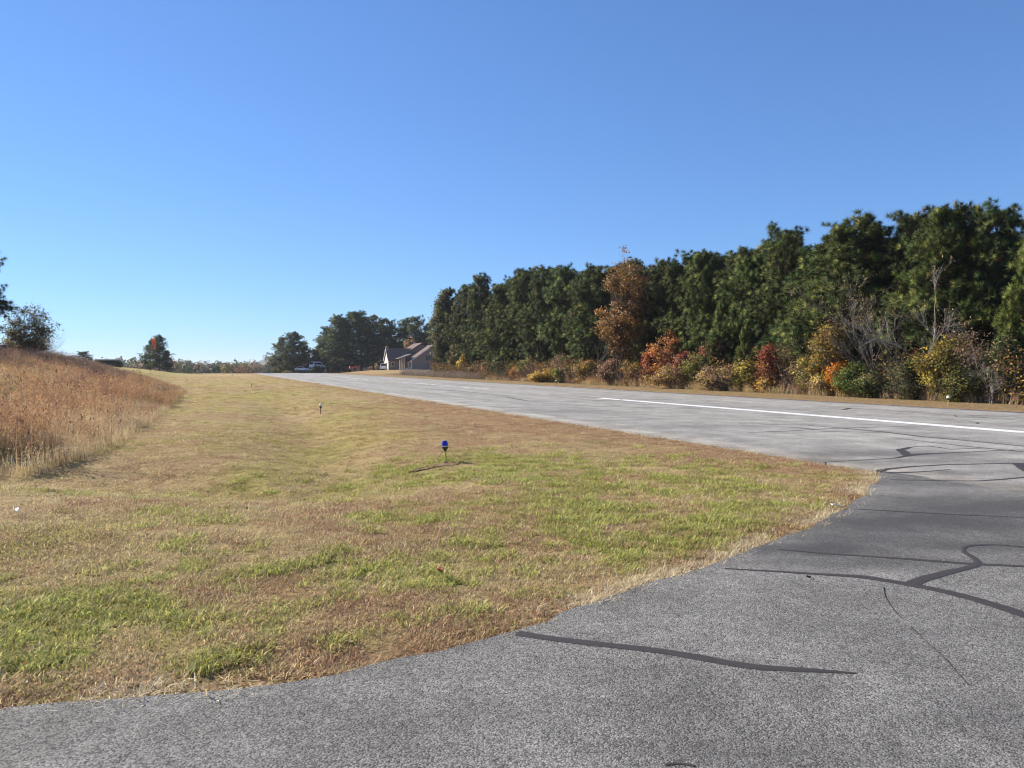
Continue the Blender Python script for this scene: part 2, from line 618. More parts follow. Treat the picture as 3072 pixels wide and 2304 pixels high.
# ---------------------------------------------------------------- pavement
def dark_blob(nt, P, u, v, ru, rv, ang, wob, inner=0.05):
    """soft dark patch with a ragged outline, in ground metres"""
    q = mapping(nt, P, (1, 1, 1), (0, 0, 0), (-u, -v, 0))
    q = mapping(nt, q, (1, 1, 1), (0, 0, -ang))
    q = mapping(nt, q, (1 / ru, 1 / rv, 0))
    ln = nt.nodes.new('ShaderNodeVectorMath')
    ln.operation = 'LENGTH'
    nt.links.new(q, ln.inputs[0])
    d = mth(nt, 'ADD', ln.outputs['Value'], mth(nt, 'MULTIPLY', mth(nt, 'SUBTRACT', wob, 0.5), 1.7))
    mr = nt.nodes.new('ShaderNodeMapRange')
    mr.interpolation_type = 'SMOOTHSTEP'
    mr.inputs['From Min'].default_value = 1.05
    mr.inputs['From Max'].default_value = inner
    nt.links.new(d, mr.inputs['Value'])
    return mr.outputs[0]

def asphalt(name, dark, light, tint, coarse, dark_patches, streak):
    m, nt, out = mat_new(name)
    P = wpos(nt)
    vor = nt.nodes.new('ShaderNodeTexVoronoi')
    vor.inputs['Scale'].default_value = coarse
    nt.links.new(P, vor.inputs['Vector'])
    vc = nt.nodes.new('ShaderNodeSeparateColor')
    nt.links.new(vor.outputs['Color'], vc.inputs[0])
    n1 = noise(nt, P, coarse * 1.1, 4, 0.7)
    n2 = noise(nt, P, 1.1, 5, 0.6)
    n3 = noise(nt, P, 5.5, 4, 0.6)
    n4 = noise(nt, P, 22, 4, 0.7)
    sp_ = mth(nt, 'ADD', mth(nt, 'MULTIPLY', vc.outputs[0], 0.50), mth(nt, 'MULTIPLY', n1, 0.6))
    col = ramp(nt, sp_, [(0.18, dark), (0.52, tuple((a + b) / 2 for a, b in zip(dark, light))), (0.85, light)])
    blot = ramp(nt, n2, [(0.32, (0.74, 0.73, 0.72)), (0.66, (1.16, 1.16, 1.16))])
    col = mixc(nt, 1.0, col, blot, 'MULTIPLY')
    col = mixc(nt, 1.0, col, ramp(nt, n3, [(0.3, (0.87, 0.87, 0.87)), (0.7, (1.1, 1.1, 1.1))]), 'MULTIPLY')
    col = mixc(nt, 1.0, col, ramp(nt, n4, [(0.3, (0.82, 0.82, 0.82)), (0.7, (1.15, 1.15, 1.15))]), 'MULTIPLY')
    if streak:
        # long weathered lanes running with the runway
        s1 = noise(nt, mapping(nt, P, (1.2, 0.035, 1)), 1.0, 5, 0.6)
        s2 = noise(nt, mapping(nt, P, (0.35, 0.05, 1)), 1.0, 4, 0.6, 0.4)
        s3 = noise(nt, mapping(nt, P, (0.16, 0.30, 1)), 1.0, 5, 0.6, 0.6)
        col = mixc(nt, 1.0, col, ramp(nt, s1, [(0.3, (0.83, 0.83, 0.83)), (0.6, (1.08, 1.08, 1.08))]), 'MULTIPLY')
        col = mixc(nt, 1.0, col, ramp(nt, s2, [(0.3, (0.84, 0.83, 0.83)), (0.55, (1.05, 1.05, 1.05))]), 'MULTIPLY')
        col = mixc(nt, mth(nt, 'MULTIPLY', ramp(nt, s3, [(0.58, (0, 0, 0)), (0.72, (1, 1, 1))]), 0.35), col, (0.10, 0.095, 0.09))
    if streak:
        sx_ = nt.nodes.new('ShaderNodeSeparateXYZ')
        nt.links.new(P, sx_.inputs[0])
        ed = nt.nodes.new('ShaderNodeMapRange')
        ed.inputs['From Min'].default_value, ed.inputs['From Max'].default_value = RL + 1.0, RL - .1
        nt.links.new(mth(nt, 'ADD', sx_.outputs[0], mth(nt, 'MULTIPLY', mth(nt, 'SUBTRACT', n2, .5), 1.6)), ed.inputs['Value'])
        col = mixc(nt, mth(nt, 'MULTIPLY', ed.outputs[0], .6, True), col, (0.085, 0.08, 0.075))
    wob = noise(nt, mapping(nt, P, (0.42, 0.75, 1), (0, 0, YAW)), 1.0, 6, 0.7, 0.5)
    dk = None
    for (x, y, ru, rv, amt) in dark_patches:  # soft dark patches mixed over the asphalt colour
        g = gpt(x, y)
        b = mth(nt, 'MULTIPLY', dark_blob(nt, P, g[0], g[1], ru, rv, -YAW, wob), amt)
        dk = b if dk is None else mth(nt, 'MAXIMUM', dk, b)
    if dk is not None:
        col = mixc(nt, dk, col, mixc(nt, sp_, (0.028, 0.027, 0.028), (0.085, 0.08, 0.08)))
    h = mth(nt, 'ADD', mth(nt, 'MULTIPLY', vor.outputs['Distance'], -0.6), n1)
    principled(nt, out, col, 0.85, 0.25, 0, bump(nt, h, 0.75, 0.012))
    return m

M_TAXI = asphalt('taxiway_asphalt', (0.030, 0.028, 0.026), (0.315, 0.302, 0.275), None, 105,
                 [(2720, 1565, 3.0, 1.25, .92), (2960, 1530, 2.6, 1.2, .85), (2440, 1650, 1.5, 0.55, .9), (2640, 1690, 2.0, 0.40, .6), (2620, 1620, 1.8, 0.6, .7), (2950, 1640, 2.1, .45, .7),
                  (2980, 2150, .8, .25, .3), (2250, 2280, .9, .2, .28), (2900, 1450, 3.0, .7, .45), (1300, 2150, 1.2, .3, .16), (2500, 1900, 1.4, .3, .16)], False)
M_RUNWAY = asphalt('runway_asphalt', (0.165, 0.157, 0.144), (0.405, 0.387, 0.350), None, 75,
                   [(2640, 1362, 3.4, 0.9, .55), (2480, 1385, 2.2, .6, .5), (2850, 1385, 3.0, .7, .42), (2100, 1280, 3.0, 1.3, .35), (3000, 1420, 2.5, .5, .35), (2760, 1462, 3.2, .9, .5), (3000, 1480, 3.0, .9, .55), (1700, 1235, 3.5, 2.0, .3)], True)

def build_taxiway():
    zt = 0.012
    n = len(TAXI)
    V = [(u, v, zt) for u, v in TAXI] + [(u, v, -0.14) for u, v in TAXI]
    me = bpy.data.meshes.new('taxiway')
    F = [tuple(reversed(range(n)))] + [(i, (i + 1) % n, (i + 1) % n + n, i + n) for i in range(n)]
    me.from_pydata(V, [], F)
    import bmesh
    bm = bmesh.new()
    bm.from_mesh(me)
    bmesh.ops.triangulate(bm, faces=[f for f in bm.faces if len(f.verts) > 4], ngon_method='EAR_CLIP')
    bmesh.ops.recalc_face_normals(bm, faces=bm.faces)
    bm.to_mesh(me)
    bm.free()
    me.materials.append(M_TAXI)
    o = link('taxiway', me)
    o['kind'] = 'structure'
    return o

def build_runway():
    vs = np.concatenate([np.linspace(-60, -10, 6), np.linspace(-5, 205, 420), np.linspace(210, 420, 60)])
    us = np.linspace(RL, RR, 20)
    U, Vv = np.meshgrid(us, vs)
    jl = (fbm(vs * 1.3, vs * 0 + 8, 3) - .5) * 0.35
    jr = (fbm(vs * 1.1, vs * 0 + 18, 3) - .5) * 0.30
    jl = jl * np.where(vs < J[1] + .3, 0, sst(vs, J[1] + .3, J[1] + 4))
    U[:, 0] += jl
    U[:, -1] += jr
    Z = height(U, Vv) + 0.012
    # level camber: no turf bumps on the strip
    Z = np.repeat((height(np.full(len(vs), 20.0), vs) + 0.012)[:, None], len(us), 1)
    nr_, na = U.shape
    V = np.stack([U.ravel(), Vv.ravel(), Z.ravel()], 1)
    i, j = np.meshgrid(np.arange(nr_ - 1), np.arange(na - 1), indexing='ij')
    F = np.stack([i * na + j, i * na + j + 1, (i + 1) * na + j + 1, (i + 1) * na + j], -1).reshape(-1, 4)
    base = len(V)
    S = []
    F = list(map(tuple, F))
    V = list(map(tuple, V))
    for side in (0, na - 1):
        b = len(V)
        V += [(V[i * na + side][0], V[i * na + side][1], V[i * na + side][2] - .15) for i in range(nr_)]
        for i in range(nr_ - 1):
            q = (i * na + side, (i + 1) * na + side, b + i + 1, b + i)
            F.append(q if side == 0 else tuple(reversed(q)))
    o = link('runway', mesh_np('runway', V, F, M_RUNWAY))
    o['kind'] = 'structure'
    return o
taxi = build_taxiway()
runway = build_runway()

def rz_(v):
    return float(height(np.array([20.0]), np.array([v]))[0]) + 0.012

# painted centre line stripes
def paint_mat(k=1.0, wear=.66, nm='white_paint'):
    m, nt, out = mat_new(nm)
    P = wpos(nt)
    n = noise(nt, P, 14, 6, 0.7)
    n2 = noise(nt, mapping(nt, P, (2.2, 0.5, 1)), 1.3, 5, 0.65)
    c = mixc(nt, ramp(nt, n, [(0.35, (0, 0, 0)), (0.65, (1, 1, 1))]), (0.56 * k, 0.56 * k, 0.54 * k), (0.80 * k, 0.80 * k, 0.78 * k))
    c = mixc(nt, mth(nt, 'MULTIPLY', ramp(nt, n2, [(wear, (0, 0, 0)), (wear + .05, (1, 1, 1))]), .9), c, (0.08, 0.08, 0.08))
    principled(nt, out, c, 0.7, 0.3)
    return m
M_PAINT = paint_mat(1.0, .61)
M_PAINT_OLD = paint_mat(.78, .52, 'worn_white_paint')
def stripe(v0, v1, w=0.58):
    n = max(2, int((v1 - v0) / 3))
    vs = np.linspace(v0, v1, n)
    V, F = [], []
    for k, v in enumerate(vs):
        z = rz_(v) + 0.006
        V += [(RC - w / 2, v, z), (RC + w / 2, v, z)]
        if k:
            F.append((2 * k - 2, 2 * k - 1, 2 * k + 1, 2 * k))
    link('centreline_stripe', mesh_np('centreline_stripe', V, F, M_PAINT if v0 < 50 else M_PAINT_OLD), runway)
def v_center(x):
    p, d = at_u(x, RC)
    return p[1]
v1a, v2a, v2b = v_center(1800), v_center(1462), v_center(1200)
L, G = v2b - v2a, v2a - v1a
v = v1a - L
while v < 330:
    stripe(v, v + L)
    v += L + G

# tar sealed cracks, each a thin raised bead of its own
M_TAR = plain('crack_sealant', (0.048, 0.039, 0.034), 0.6, 0.3, 0, 0.35, 30)
M_HAIR = plain('open_hairline', (0.065, 0.062, 0.060), 0.9, 0.1, 0, 0.3, 30)
def bead(pts, w, parent, z=0.012, mat=None):
    P = np.array([gpt(*p)[:2] for p in pts])
    # smooth resample
    d = np.concatenate([[0], np.cumsum(np.linalg.norm(np.diff(P, axis=0), axis=1))])
    n = max(6, min(140, int(d[-1] / 0.06)))
    s = np.linspace(0, d[-1], n)
    Q = np.stack([np.interp(s, d, P[:, 0]), np.interp(s, d, P[:, 1])], 1)
    for _ in range(3):
        Q[1:-1] = (Q[:-2] + 2 * Q[1:-1] + Q[2:]) / 4
    ws = np.interp(s / d[-1], np.linspace(0, 1, len(w)), w) if hasattr(w, '__len__') else np.full(n, w)
    seed = abs(P[0, 0] * 7.3 + P[0, 1])
    ws = ws * (0.62 + 0.5 * fbm(s * 2.2 + seed, s * 0 + seed, 3) + 0.3 * fbm(s * 9 + seed, s * 0 + 7, 2))
    Q[:, 0] += (fbm(s * 1.2 + seed, s * 0 + 4, 3) - .5) * 0.06
    Q[:, 1] += (fbm(s * 1.2 + seed + 50, s * 0 + 4, 3) - .5) * 0.06
    t = np.gradient(Q, axis=0)
    t /= np.linalg.norm(t, axis=1)[:, None] + 1e-9
    nn = np.stack([-t[:, 1], t[:, 0]], 1)
    V, F = [], []
    for k in range(n):
        a, b = Q[k] + nn[k] * ws[k] / 2, Q[k] - nn[k] * ws[k] / 2
        V += [(*a, z + 0.002), (*Q[k], z + 0.006), (*b, z + 0.002)]
        if k:
            i = 3 * k
            F += [(i - 3, i - 2, i + 1, i), (i - 2, i - 1, i + 2, i + 1)]
    o = link('sealed_crack', mesh_np('sealed_crack', V, F, mat or M_TAR), parent)
    # make sure it faces up
    return o
bead([(1546, 1905), (1600, 1916), (1700, 1928), (1850, 1945), (2000, 1962), (2130, 1984), (2230, 2004), (2330, 2014), (2450, 2022), (2566, 2031)], [.09, .085, .085, .085, .09, .085, .07, .015], taxi)
bead([(2175, 1710), (2400, 1724), (2600, 1735), (2680, 1750), (2730, 1758), (2900, 1795), (2980, 1820), (3072, 1852), (3200, 1905)], [.03, .045, .06, .10, .11, .10, .10, .10], taxi)
bead([(2722, 1757), (2760, 1741), (2830, 1722), (2890, 1711), (2938, 1698), (2925, 1678), (2895, 1660)], [.13, .12, .10, .08, .06, .05], taxi)
bead([(2330, 1652), (2500, 1667), (2700, 1680), (2900, 1695), (3072, 1702), (3250, 1710)], [.03, .05, .07, .06, .05], taxi)
bead([(2895, 1660), (2885, 1650), (2910, 1641), (2990, 1638), (3072, 1645), (3200, 1655)], [.04, .05, .04, .05], taxi)
bead([(2560, 1530), (2700, 1538), (2900, 1548), (3072, 1555)], .03, taxi)
bead([(2652, 1768), (2655, 1795), (2680, 1830), (2705, 1860)], [.006, .012, .004], taxi, 0.012, M_HAIR)
bead([(2735, 1885), (2790, 1940), (2830, 1975), (2870, 2020), (2900, 2062)], [.004, .007, .007, .004], taxi, 0.012, M_HAIR)
bead([(2000, 2300), (2015, 2296), (2070, 2296), (2090, 2304)], .014, taxi)
def c6(*p): return [(2372 + x * .3165, 1000 + y * .3165) for x, y in p]
def c3(*p): return [(1250 + x * .3165, 700 + y * .3165) for x, y in p]
ZR = 0.012
bead(c6((300, 1230), (700, 1205), (1000, 1190), (1120, 1165), (1200, 1152), (1700, 1130), (2000, 1115), (2300, 1110)), [.04, .06, .07, .16, .07, .06, .05], runway)
bead(c6((1040, 1112), (1080, 1135), (1110, 1168)), [.14, .2, .16], runway)
bead(c6((1020, 1112), (1080, 1100), (1130, 1086), (1200, 1078), (1430, 1086)), [.12, .13, .09, .05, .04], runway)
bead(c6((845, 1318), (880, 1302), (950, 1290), (1150, 1270), (1500, 1250), (2212, 1238), (2600, 1236)), [.14, .11, .08, .08, .08, .08], runway)
bead(c6((850, 1324), (1000, 1331), (1250, 1320), (1520, 1297)), [.14, .09, .06, .03], runway)
bead(c6((930, 1335), (1100, 1350), (1300, 1375)), [.06, .05, .03], taxi)
bead(c6((940, 1396), (1400, 1405), (1750, 1408), (2000, 1390), (2212, 1368), (2500, 1340)), [.04, .06, .07, .06, .06], taxi)
bead(c6((0, 895), (250, 916)), .10, runway)
bead(c6((-500, 860), (160, 876), (480, 903), (900, 940), (1250, 985), (1700, 1025), (2212, 1075), (2600, 1115)), [.06, .09, .11, .14, .12, .11, .10], runway)
bead(c6((-400, 945), (0, 930), (350, 908), (600, 900), (1100, 886), (1370, 878)), [.05, .08, .10, .05, .04], runway)
bead(c6((980, 995), (1300, 1035), (1700, 1080), (2212, 1130), (2600, 1170)), [.03, .07, .09, .08], runway)
bead(c6((300, 935), (600, 940), (900, 950)), .05, runway)
bead(c6((200, 690), (600, 715), (1000, 740), (1500, 780), (2212, 830)), [.05, .08, .10, .09, .08], runway)
bead(c6((1550, 775), (1900, 785), (2212, 800)), .08, runway)
bead(c6((500, 727), (570, 711)), .18, runway)
bead(c6((1550, 780), (1580, 800), (1940, 800)), .05, runway)
bead(c6((1650, 832), (1760, 846), (1785, 855), (1740, 865)), .06, runway)
bead(c6((2150, 1238), (2212, 1280), (2260, 1320)), [.16, .18, .14], runway)
bead(c6((1300, 1070), (1500, 1105), (1800, 1095)), [.03, .05, .03], runway)
bead(c3((200, 1480), (600, 1515), (930, 1547)), [.12, .2, .1], runway)
bead(c3((750, 1550), (850, 1556), (1050, 1590), (1250, 1601), (1700, 1590), (2300, 1578)), [.15, .18, .14, .12, .09], runway)
bead(c3((1280, 1520), (1700, 1560), (1950, 1572)), .10, runway)
bead(c3((1300, 1615), (1600, 1640), (2212, 1655), (2700, 1665)), .10, runway)
bead(c3((1950, 1565), (2200, 1580), (2900, 1560)), .08, runway)
bead(c3((0, 1440), (300, 1450), (600, 1475)), .10, runway)
bead(c3((1100, 1478), (1130, 1476)), .25, runway)

# ---------------------------------------------------------------- instanced turf (stuff)
def blade_tuft(rng, nb, rad, hlo, hhi, w, lean, cols, curl=0.5):
    """tuft of nb blades, three triangles each"""
    V = np.zeros((nb, 5, 3))
    th = rng.uniform(0, 2 * math.pi, nb)
    rr = rad * np.sqrt(rng.uniform(0, 1, nb))
    b = np.stack([rr * np.cos(th), rr * np.sin(th), np.zeros(nb)], 1)
    ld = rng.uniform(0, 2 * math.pi, nb)
    h = rng.uniform(hlo, hhi, nb)
    le = np.clip(np.abs(rng.normal(lean, lean * .35, nb)), .25, 1.52)
    dirv = np.stack([np.cos(ld) * np.sin(le), np.sin(ld) * np.sin(le), np.cos(le)], 1)
    side = np.stack([-np.sin(ld), np.cos(ld), np.zeros(nb)], 1)
    tw = rng.uniform(-.8, .8, nb)[:, None]
    side = side * np.cos(tw) + np.stack([np.cos(ld), np.sin(ld), np.zeros(nb)], 1) * np.sin(tw)
    mid = b + dirv * (h * .55)[:, None]
    drop = np.stack([np.cos(ld), np.sin(ld), -rng.uniform(.0, 1.0, nb) * curl], 1)
    tip = mid + (dirv * .6 + drop * .5) * (h * .5)[:, None]
    tip[:, 2] = np.maximum(tip[:, 2], 0.004)
    ww = (w * rng.uniform(.6, 1.3, nb))[:, None]
    V[:, 0], V[:, 1] = b - side * ww, b + side * ww
    V[:, 2], V[:, 3] = mid - side * ww * .8, mid + side * ww * .8
    V[:, 4] = tip
    V[:, 0:2, 2] -= 0.01
    F = np.array([[0, 1, 3], [0, 3, 2], [2, 3, 4]])
    F = (F[None] + np.arange(nb)[:, None, None] * 5).reshape(-1, 3)
    cols = np.asarray(cols)
    ci = cols[rng.randint(0, len(cols), nb)] * rng.uniform(.72, 1.25, (nb, 1))
    C = np.repeat(ci[:, None, :], 5, 1)
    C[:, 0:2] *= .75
    return V.reshape(-1, 3), F, C.reshape(-1, 3)

TUFTS = bpy.data.collections.new('turf_tufts')
TAN = [(.66, .51, .28), (.60, .44, .24), (.74, .61, .37), (.46, .32, .18), (.57, .44, .25), (.57, .52, .21)]
OLV = [(.50, .45, .14), (.44, .40, .12), (.55, .48, .18), (.36, .32, .10), (.33, .34, .08)]
RED = [(.44, .25, .14), (.50, .30, .17), (.36, .20, .12), (.56, .39, .23), (.30, .18, .11)]
GRN = [(.36, .40, .08), (.43, .46, .11), (.28, .33, .07), (.46, .45, .15), (.52, .45, .20)]
STR = [(.76, .64, .42), (.68, .55, .34), (.58, .43, .25), (.80, .72, .52)]
tuft_objs = []
def add_tufts(kind, n, **kw):
    idx = []
    for i in range(n):
        rng = np.random.RandomState(hash((kind, i)) % 1000 if False else (len(tuft_objs) * 17 + 5))
        V, F, C = blade_tuft(rng, **kw)
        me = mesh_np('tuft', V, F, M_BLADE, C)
        o = bpy.data.objects.new('tuft_%03d' % len(tuft_objs), me)
        TUFTS.objects.link(o)
        idx.append(len(tuft_objs))
        tuft_objs.append(o)
    return idx
T_TAN = add_tufts('tan', 6, nb=60, rad=.13, hlo=.025, hhi=.06, w=.0028, lean=1.25, cols=TAN, curl=.45)
T_OLV = add_tufts('olive', 5, nb=60, rad=.13, hlo=.025, hhi=.06, w=.003, lean=1.15, cols=OLV + TAN[:2], curl=.8)
T_RED = add_tufts('red', 5, nb=60, rad=.13, hlo=.025, hhi=.06, w=.0028, lean=1.25, cols=RED + TAN[:1], curl=.45)
T_GRN = add_tufts('green', 6, nb=46, rad=.11, hlo=.04, hhi=.10, w=.0040, lean=.85, cols=GRN + OLV[:3], curl=.6)
T_STR = add_tufts('straw', 5, nb=34, rad=.14, hlo=.04, hhi=.12, w=.0026, lean=1.5, cols=STR, curl=.12)

def gn_scatter(name, pts, rot, scl, idx, coll, tilt=None):
    me = bpy.data.meshes.new(name)
    me.vertices.add(len(pts))
    me.vertices.foreach_set('co', np.asarray(pts, np.float32).ravel())
    for nm, arr, ty in (('rot', rot, 'FLOAT'), ('scl', scl, 'FLOAT'), ('idx', idx, 'INT')):
        a = me.attributes.new(nm, ty, 'POINT')
        a.data.foreach_set('value', np.asarray(arr, np.int32 if ty == 'INT' else np.float32))
    a = me.attributes.new('tilt', 'FLOAT', 'POINT')
    a.data.foreach_set('value', np.asarray(tilt if tilt is not None else np.zeros(len(pts)), np.float32))
    o = link(name, me)
    ng = bpy.data.node_groups.new(name + '_scatter', 'GeometryNodeTree')
    ng.interface.new_socket('Geometry', in_out='INPUT', socket_type='NodeSocketGeometry')
    ng.interface.new_socket('Geometry', in_out='OUTPUT', socket_type='NodeSocketGeometry')
    gi, go = ng.nodes.new('NodeGroupInput'), ng.nodes.new('NodeGroupOutput')
    iop = ng.nodes.new('GeometryNodeInstanceOnPoints')
    ci = ng.nodes.new('GeometryNodeCollectionInfo')
    ci.inputs['Collection'].default_value = coll
    ci.inputs['Separate Children'].default_value = True
    ci.inputs['Reset Children'].default_value = True
    def attr(nm, ty):
        n = ng.nodes.new('GeometryNodeInputNamedAttribute')
        n.data_type = ty
        n.inputs['Name'].default_value = nm
        return n.outputs['Attribute']
    cx = ng.nodes.new('ShaderNodeCombineXYZ')
    ng.links.new(attr('rot', 'FLOAT'), cx.inputs[2])
    ng.links.new(attr('tilt', 'FLOAT'), cx.inputs[0])
    e2r = ng.nodes.new('FunctionNodeEulerToRotation')
    ng.links.new(cx.outputs[0], e2r.inputs[0])
    iop.inputs['Pick Instance'].default_value = True
    ng.links.new(gi.outputs[0], iop.inputs['Points'])
    ng.links.new(ci.outputs[0], iop.inputs['Instance'])
    ng.links.new(attr('idx', 'INT'), iop.inputs['Instance Index'])
    ng.links.new(e2r.outputs[0], iop.inputs['Rotation'])
    ng.links.new(attr('scl', 'FLOAT'), iop.inputs['Scale'])
    ng.links.new(iop.outputs[0], go.inputs[0])
    md = o.modifiers.new('scatter', 'NODES')
    md.node_group = ng
    return o

# tall grass stands on this outline (ground metres)
TALL = [gpt_t(*p)[:2] for p in [(-700, 1382), (0, 1386), (150, 1383), (260, 1374), (340, 1338), (420, 1293), (480, 1247), (530, 1208), (556, 1186)]]
TALL += [at(566, 47), at(545, 62), at(490, 76), at(420, 84), at(330, 88), at(250, 92), at(100, 95), at(-500, 95)]
TALL = np.array(TALL)

LIGHTS = [gpt_t(1338, 1388)[:2], gpt_t(962, 1240)[:2], gpt_t(755, 1162)[:2]]
def build_turf():
    rng = np.random.RandomState(11)
    P = []
    # distance bands, thinning outwards
    for d0_, d1_, dens in ((3.0, 5, 210), (5, 7, 190), (7, 10, 120), (10, 15, 62), (15, 24, 30), (24, 40, 11), (40, 70, 4.0), (70, 140, 1.3)):
        a = R(74)
        area = a / 2 * (d1_ ** 2 - d0_ ** 2)
        n = int(area * dens)
        th = rng.uniform(-a / 2, a / 2, n) + YAW
        d = np.sqrt(rng.uniform(d0_ ** 2, d1_ ** 2, n))
        P.append(np.stack([d * np.sin(th), d * np.cos(th)], 1))
    P = np.vstack(P)
    u, v = P[:, 0], P[:, 1]
    op = on_pave(u, v)
    lip = op & (u < RL - .3) & (np.hypot(u, v) < 16)
    lip[lip] = (dist_line(u[lip], v[lip], EDGE2[::2]) < .05) & (rng.uniform(0, 1, lip.sum()) < .5)
    keep = (~op | lip) & ~in_poly(u, v, TALL) & (u < 33)
    u, v = u[keep], v[keep]
    g, o, rr, dt = turf_mix(u, v)
    n = len(u)
    x = rng.uniform(0, 1, n)
    idx = np.array(T_TAN)[rng.randint(0, len(T_TAN), n)]
    pr = rr * .75
    po = o * .7
    pg = np.clip((g - .03) * .90, 0, .68)
    k = rng.uniform(0, 1, n) < pr
    idx[k] = np.array(T_RED)[rng.randint(0, len(T_RED), k.sum())]
    k = rng.uniform(0, 1, n) < po
    idx[k] = np.array(T_OLV)[rng.randint(0, len(T_OLV), k.sum())]
    k = rng.uniform(0, 1, n) < pg
    idx[k] = np.array(T_GRN)[rng.randint(0, len(T_GRN), k.sum())]
    straw = (dt < .24) & (rng.uniform(0, 1, n) < 1.15 * sst(fbm(u * .9 + 8, v * .9, 2), .38, .62))
    straw |= (dt < .5) & (v > 8) & (rng.uniform(0, 1, n) < .3)
    straw |= (np.abs(u - RL) < .35) & (rng.uniform(0, 1, n) < .4)
    straw |= rng.uniform(0, 1, n) < .012
    idx[straw] = np.array(T_STR)[rng.randint(0, len(T_STR), straw.sum())]
    d = np.hypot(u, v)
    scl = (.7 + .6 * rng.uniform(0, 1, n)) * (1 + np.clip((d - 16) / 45, 0, 1.2))
    scl *= np.where(fbm(u * 1.1, v * 1.1, 2) > .5, 1.0, .85) * np.where(u > RR, .45, 1.0)
    # thin bare patches of soil showing through
    bare = (fbm(u * 2.3 + 90, v * 2.3 + 7, 3) > .63) & (rng.uniform(0, 1, n) < .75) & (g < .5)
    kk = ~bare
    for q in LIGHTS:
        kk &= np.hypot(u - q[0], v - q[1]) > .22
    z = height(u, v)
    pts = np.stack([u, v, z - 0.008], 1)[kk]
    ob = gn_scatter('grass', pts, rng.uniform(0, 6.28, n)[kk], scl[kk], idx[kk], TUFTS)
    ob['kind'] = 'stuff'
    ob['label'] = 'short mown autumn grass, tan with green patches, between taxiway and runway'
    ob['category'] = 'grass'
build_turf()

# ---------------------------------------------------------------- tall dry grass
STALKS = bpy.data.collections.new('stalk_clumps')
n_st = 0
def stalk_clump(rng, ns, rad, H, top, mid, low, wid=.0045, plume=1.0):
    V, F, C = [], [], []
    for i in range(ns):
        th, rr = rng.uniform(0, 6.283), rad * math.sqrt(rng.uniform(0, 1))
        h = H * rng.uniform(.55, 1.1)
        ld, le = rng.uniform(0, 6.283), abs(rng.normal(.10, .14))
        b = np.array([rr * math.cos(th), rr * math.sin(th), -0.02])
        dv = np.array([math.cos(ld) * math.sin(le), math.sin(ld) * math.sin(le), math.cos(le)])
        an = rng.uniform(0, 6.283)
        sd = np.array([math.cos(an), math.sin(an), 0]) * wid * rng.uniform(.7, 1.4)
        p1, p2 = b + dv * h * .5, b + dv * h + np.array([math.cos(ld), math.sin(ld), 0]) * h * rng.uniform(0, .12)
        k = len(V)
        V += [b - sd, b + sd, p1 - sd * .8, p1 + sd * .8, p2]
        F += [(k, k + 1, k + 3), (k, k + 3, k + 2), (k + 2, k + 3, k + 4)]
        j = rng.uniform(.75, 1.25)
        C += [low * j, low * j, mid * j, mid * j, top * j]
        # leaves and seed tufts along the upper stalk
        for q in range(rng.randint(3, 7)):
            t = rng.uniform(.25, 1.0)
            s = b + (p2 - b) * t
            a2 = rng.uniform(0, 6.283)
            L = rng.uniform(.04, .13) * plume
            e = s + np.array([math.cos(a2) * .7, math.sin(a2) * .7, rng.uniform(-.1, .9)]) * L
            sd2 = np.array([-math.sin(a2), math.cos(a2), .3]) * (.006 + .008 * t) * plume
            k = len(V)
            V += [s, (s + e) / 2 + sd2, e, (s + e) / 2 - sd2]
            F += [(k, k + 1, k + 2), (k, k + 2, k + 3)]
            cc = (top if t > .55 else mid) * rng.uniform(.7, 1.35)
            C += [cc] * 4
    return np.array(V), np.array(F), np.array(C)
A = np.array
def add_stalks(n, **kw):
    global n_st
    ids = []
    for i in range(n):
        V, F, C = stalk_clump(np.random.RandomState(300 + n_st), **kw)
        o = bpy.data.objects.new('stalks_%03d' % n_st, mesh_np('stalks', V, F, M_STALK, C))
        STALKS.objects.link(o)
        ids.append(n_st)
        n_st += 1
    return ids
S_RUST = add_stalks(5, ns=26, rad=.34, H=1.05, top=A([.49, .275, .145]), mid=A([.53, .345, .18]), low=A([.60, .47, .25]))
S_BRWN = add_stalks(4, ns=24, rad=.36, H=.95, top=A([.25, .165, .12]), mid=A([.24, .165, .115]), low=A([.28, .20, .13]))
S_STRW = add_stalks(4, ns=34, rad=.34, H=.50, top=A([.70, .53, .32]), mid=A([.66, .51, .29]), low=A([.56, .44, .23]), plume=.7)
S_GOLD = add_stalks(3, ns=28, rad=.36, H=.75, top=A([.62, .45, .22]), mid=A([.60, .46, .22]), low=A([.54, .45, .20]))
S_GREY = add_stalks(3, ns=26, rad=.42, H=.75, top=A([.36, .29, .23]), mid=A([.32, .26, .20]), low=A([.28, .22, .16]))
S_OLIV = add_stalks(3, ns=26, rad=.36, H=.8, top=A([.36, .29, .14]), mid=A([.32, .29, .12]), low=A([.30, .29, .11]))
S_WEED = add_stalks(2, ns=4, rad=.16, H=1.25, top=A([.16, .09, .06]), mid=A([.20, .11, .07]), low=A([.22, .12, .07]), plume=1.5)

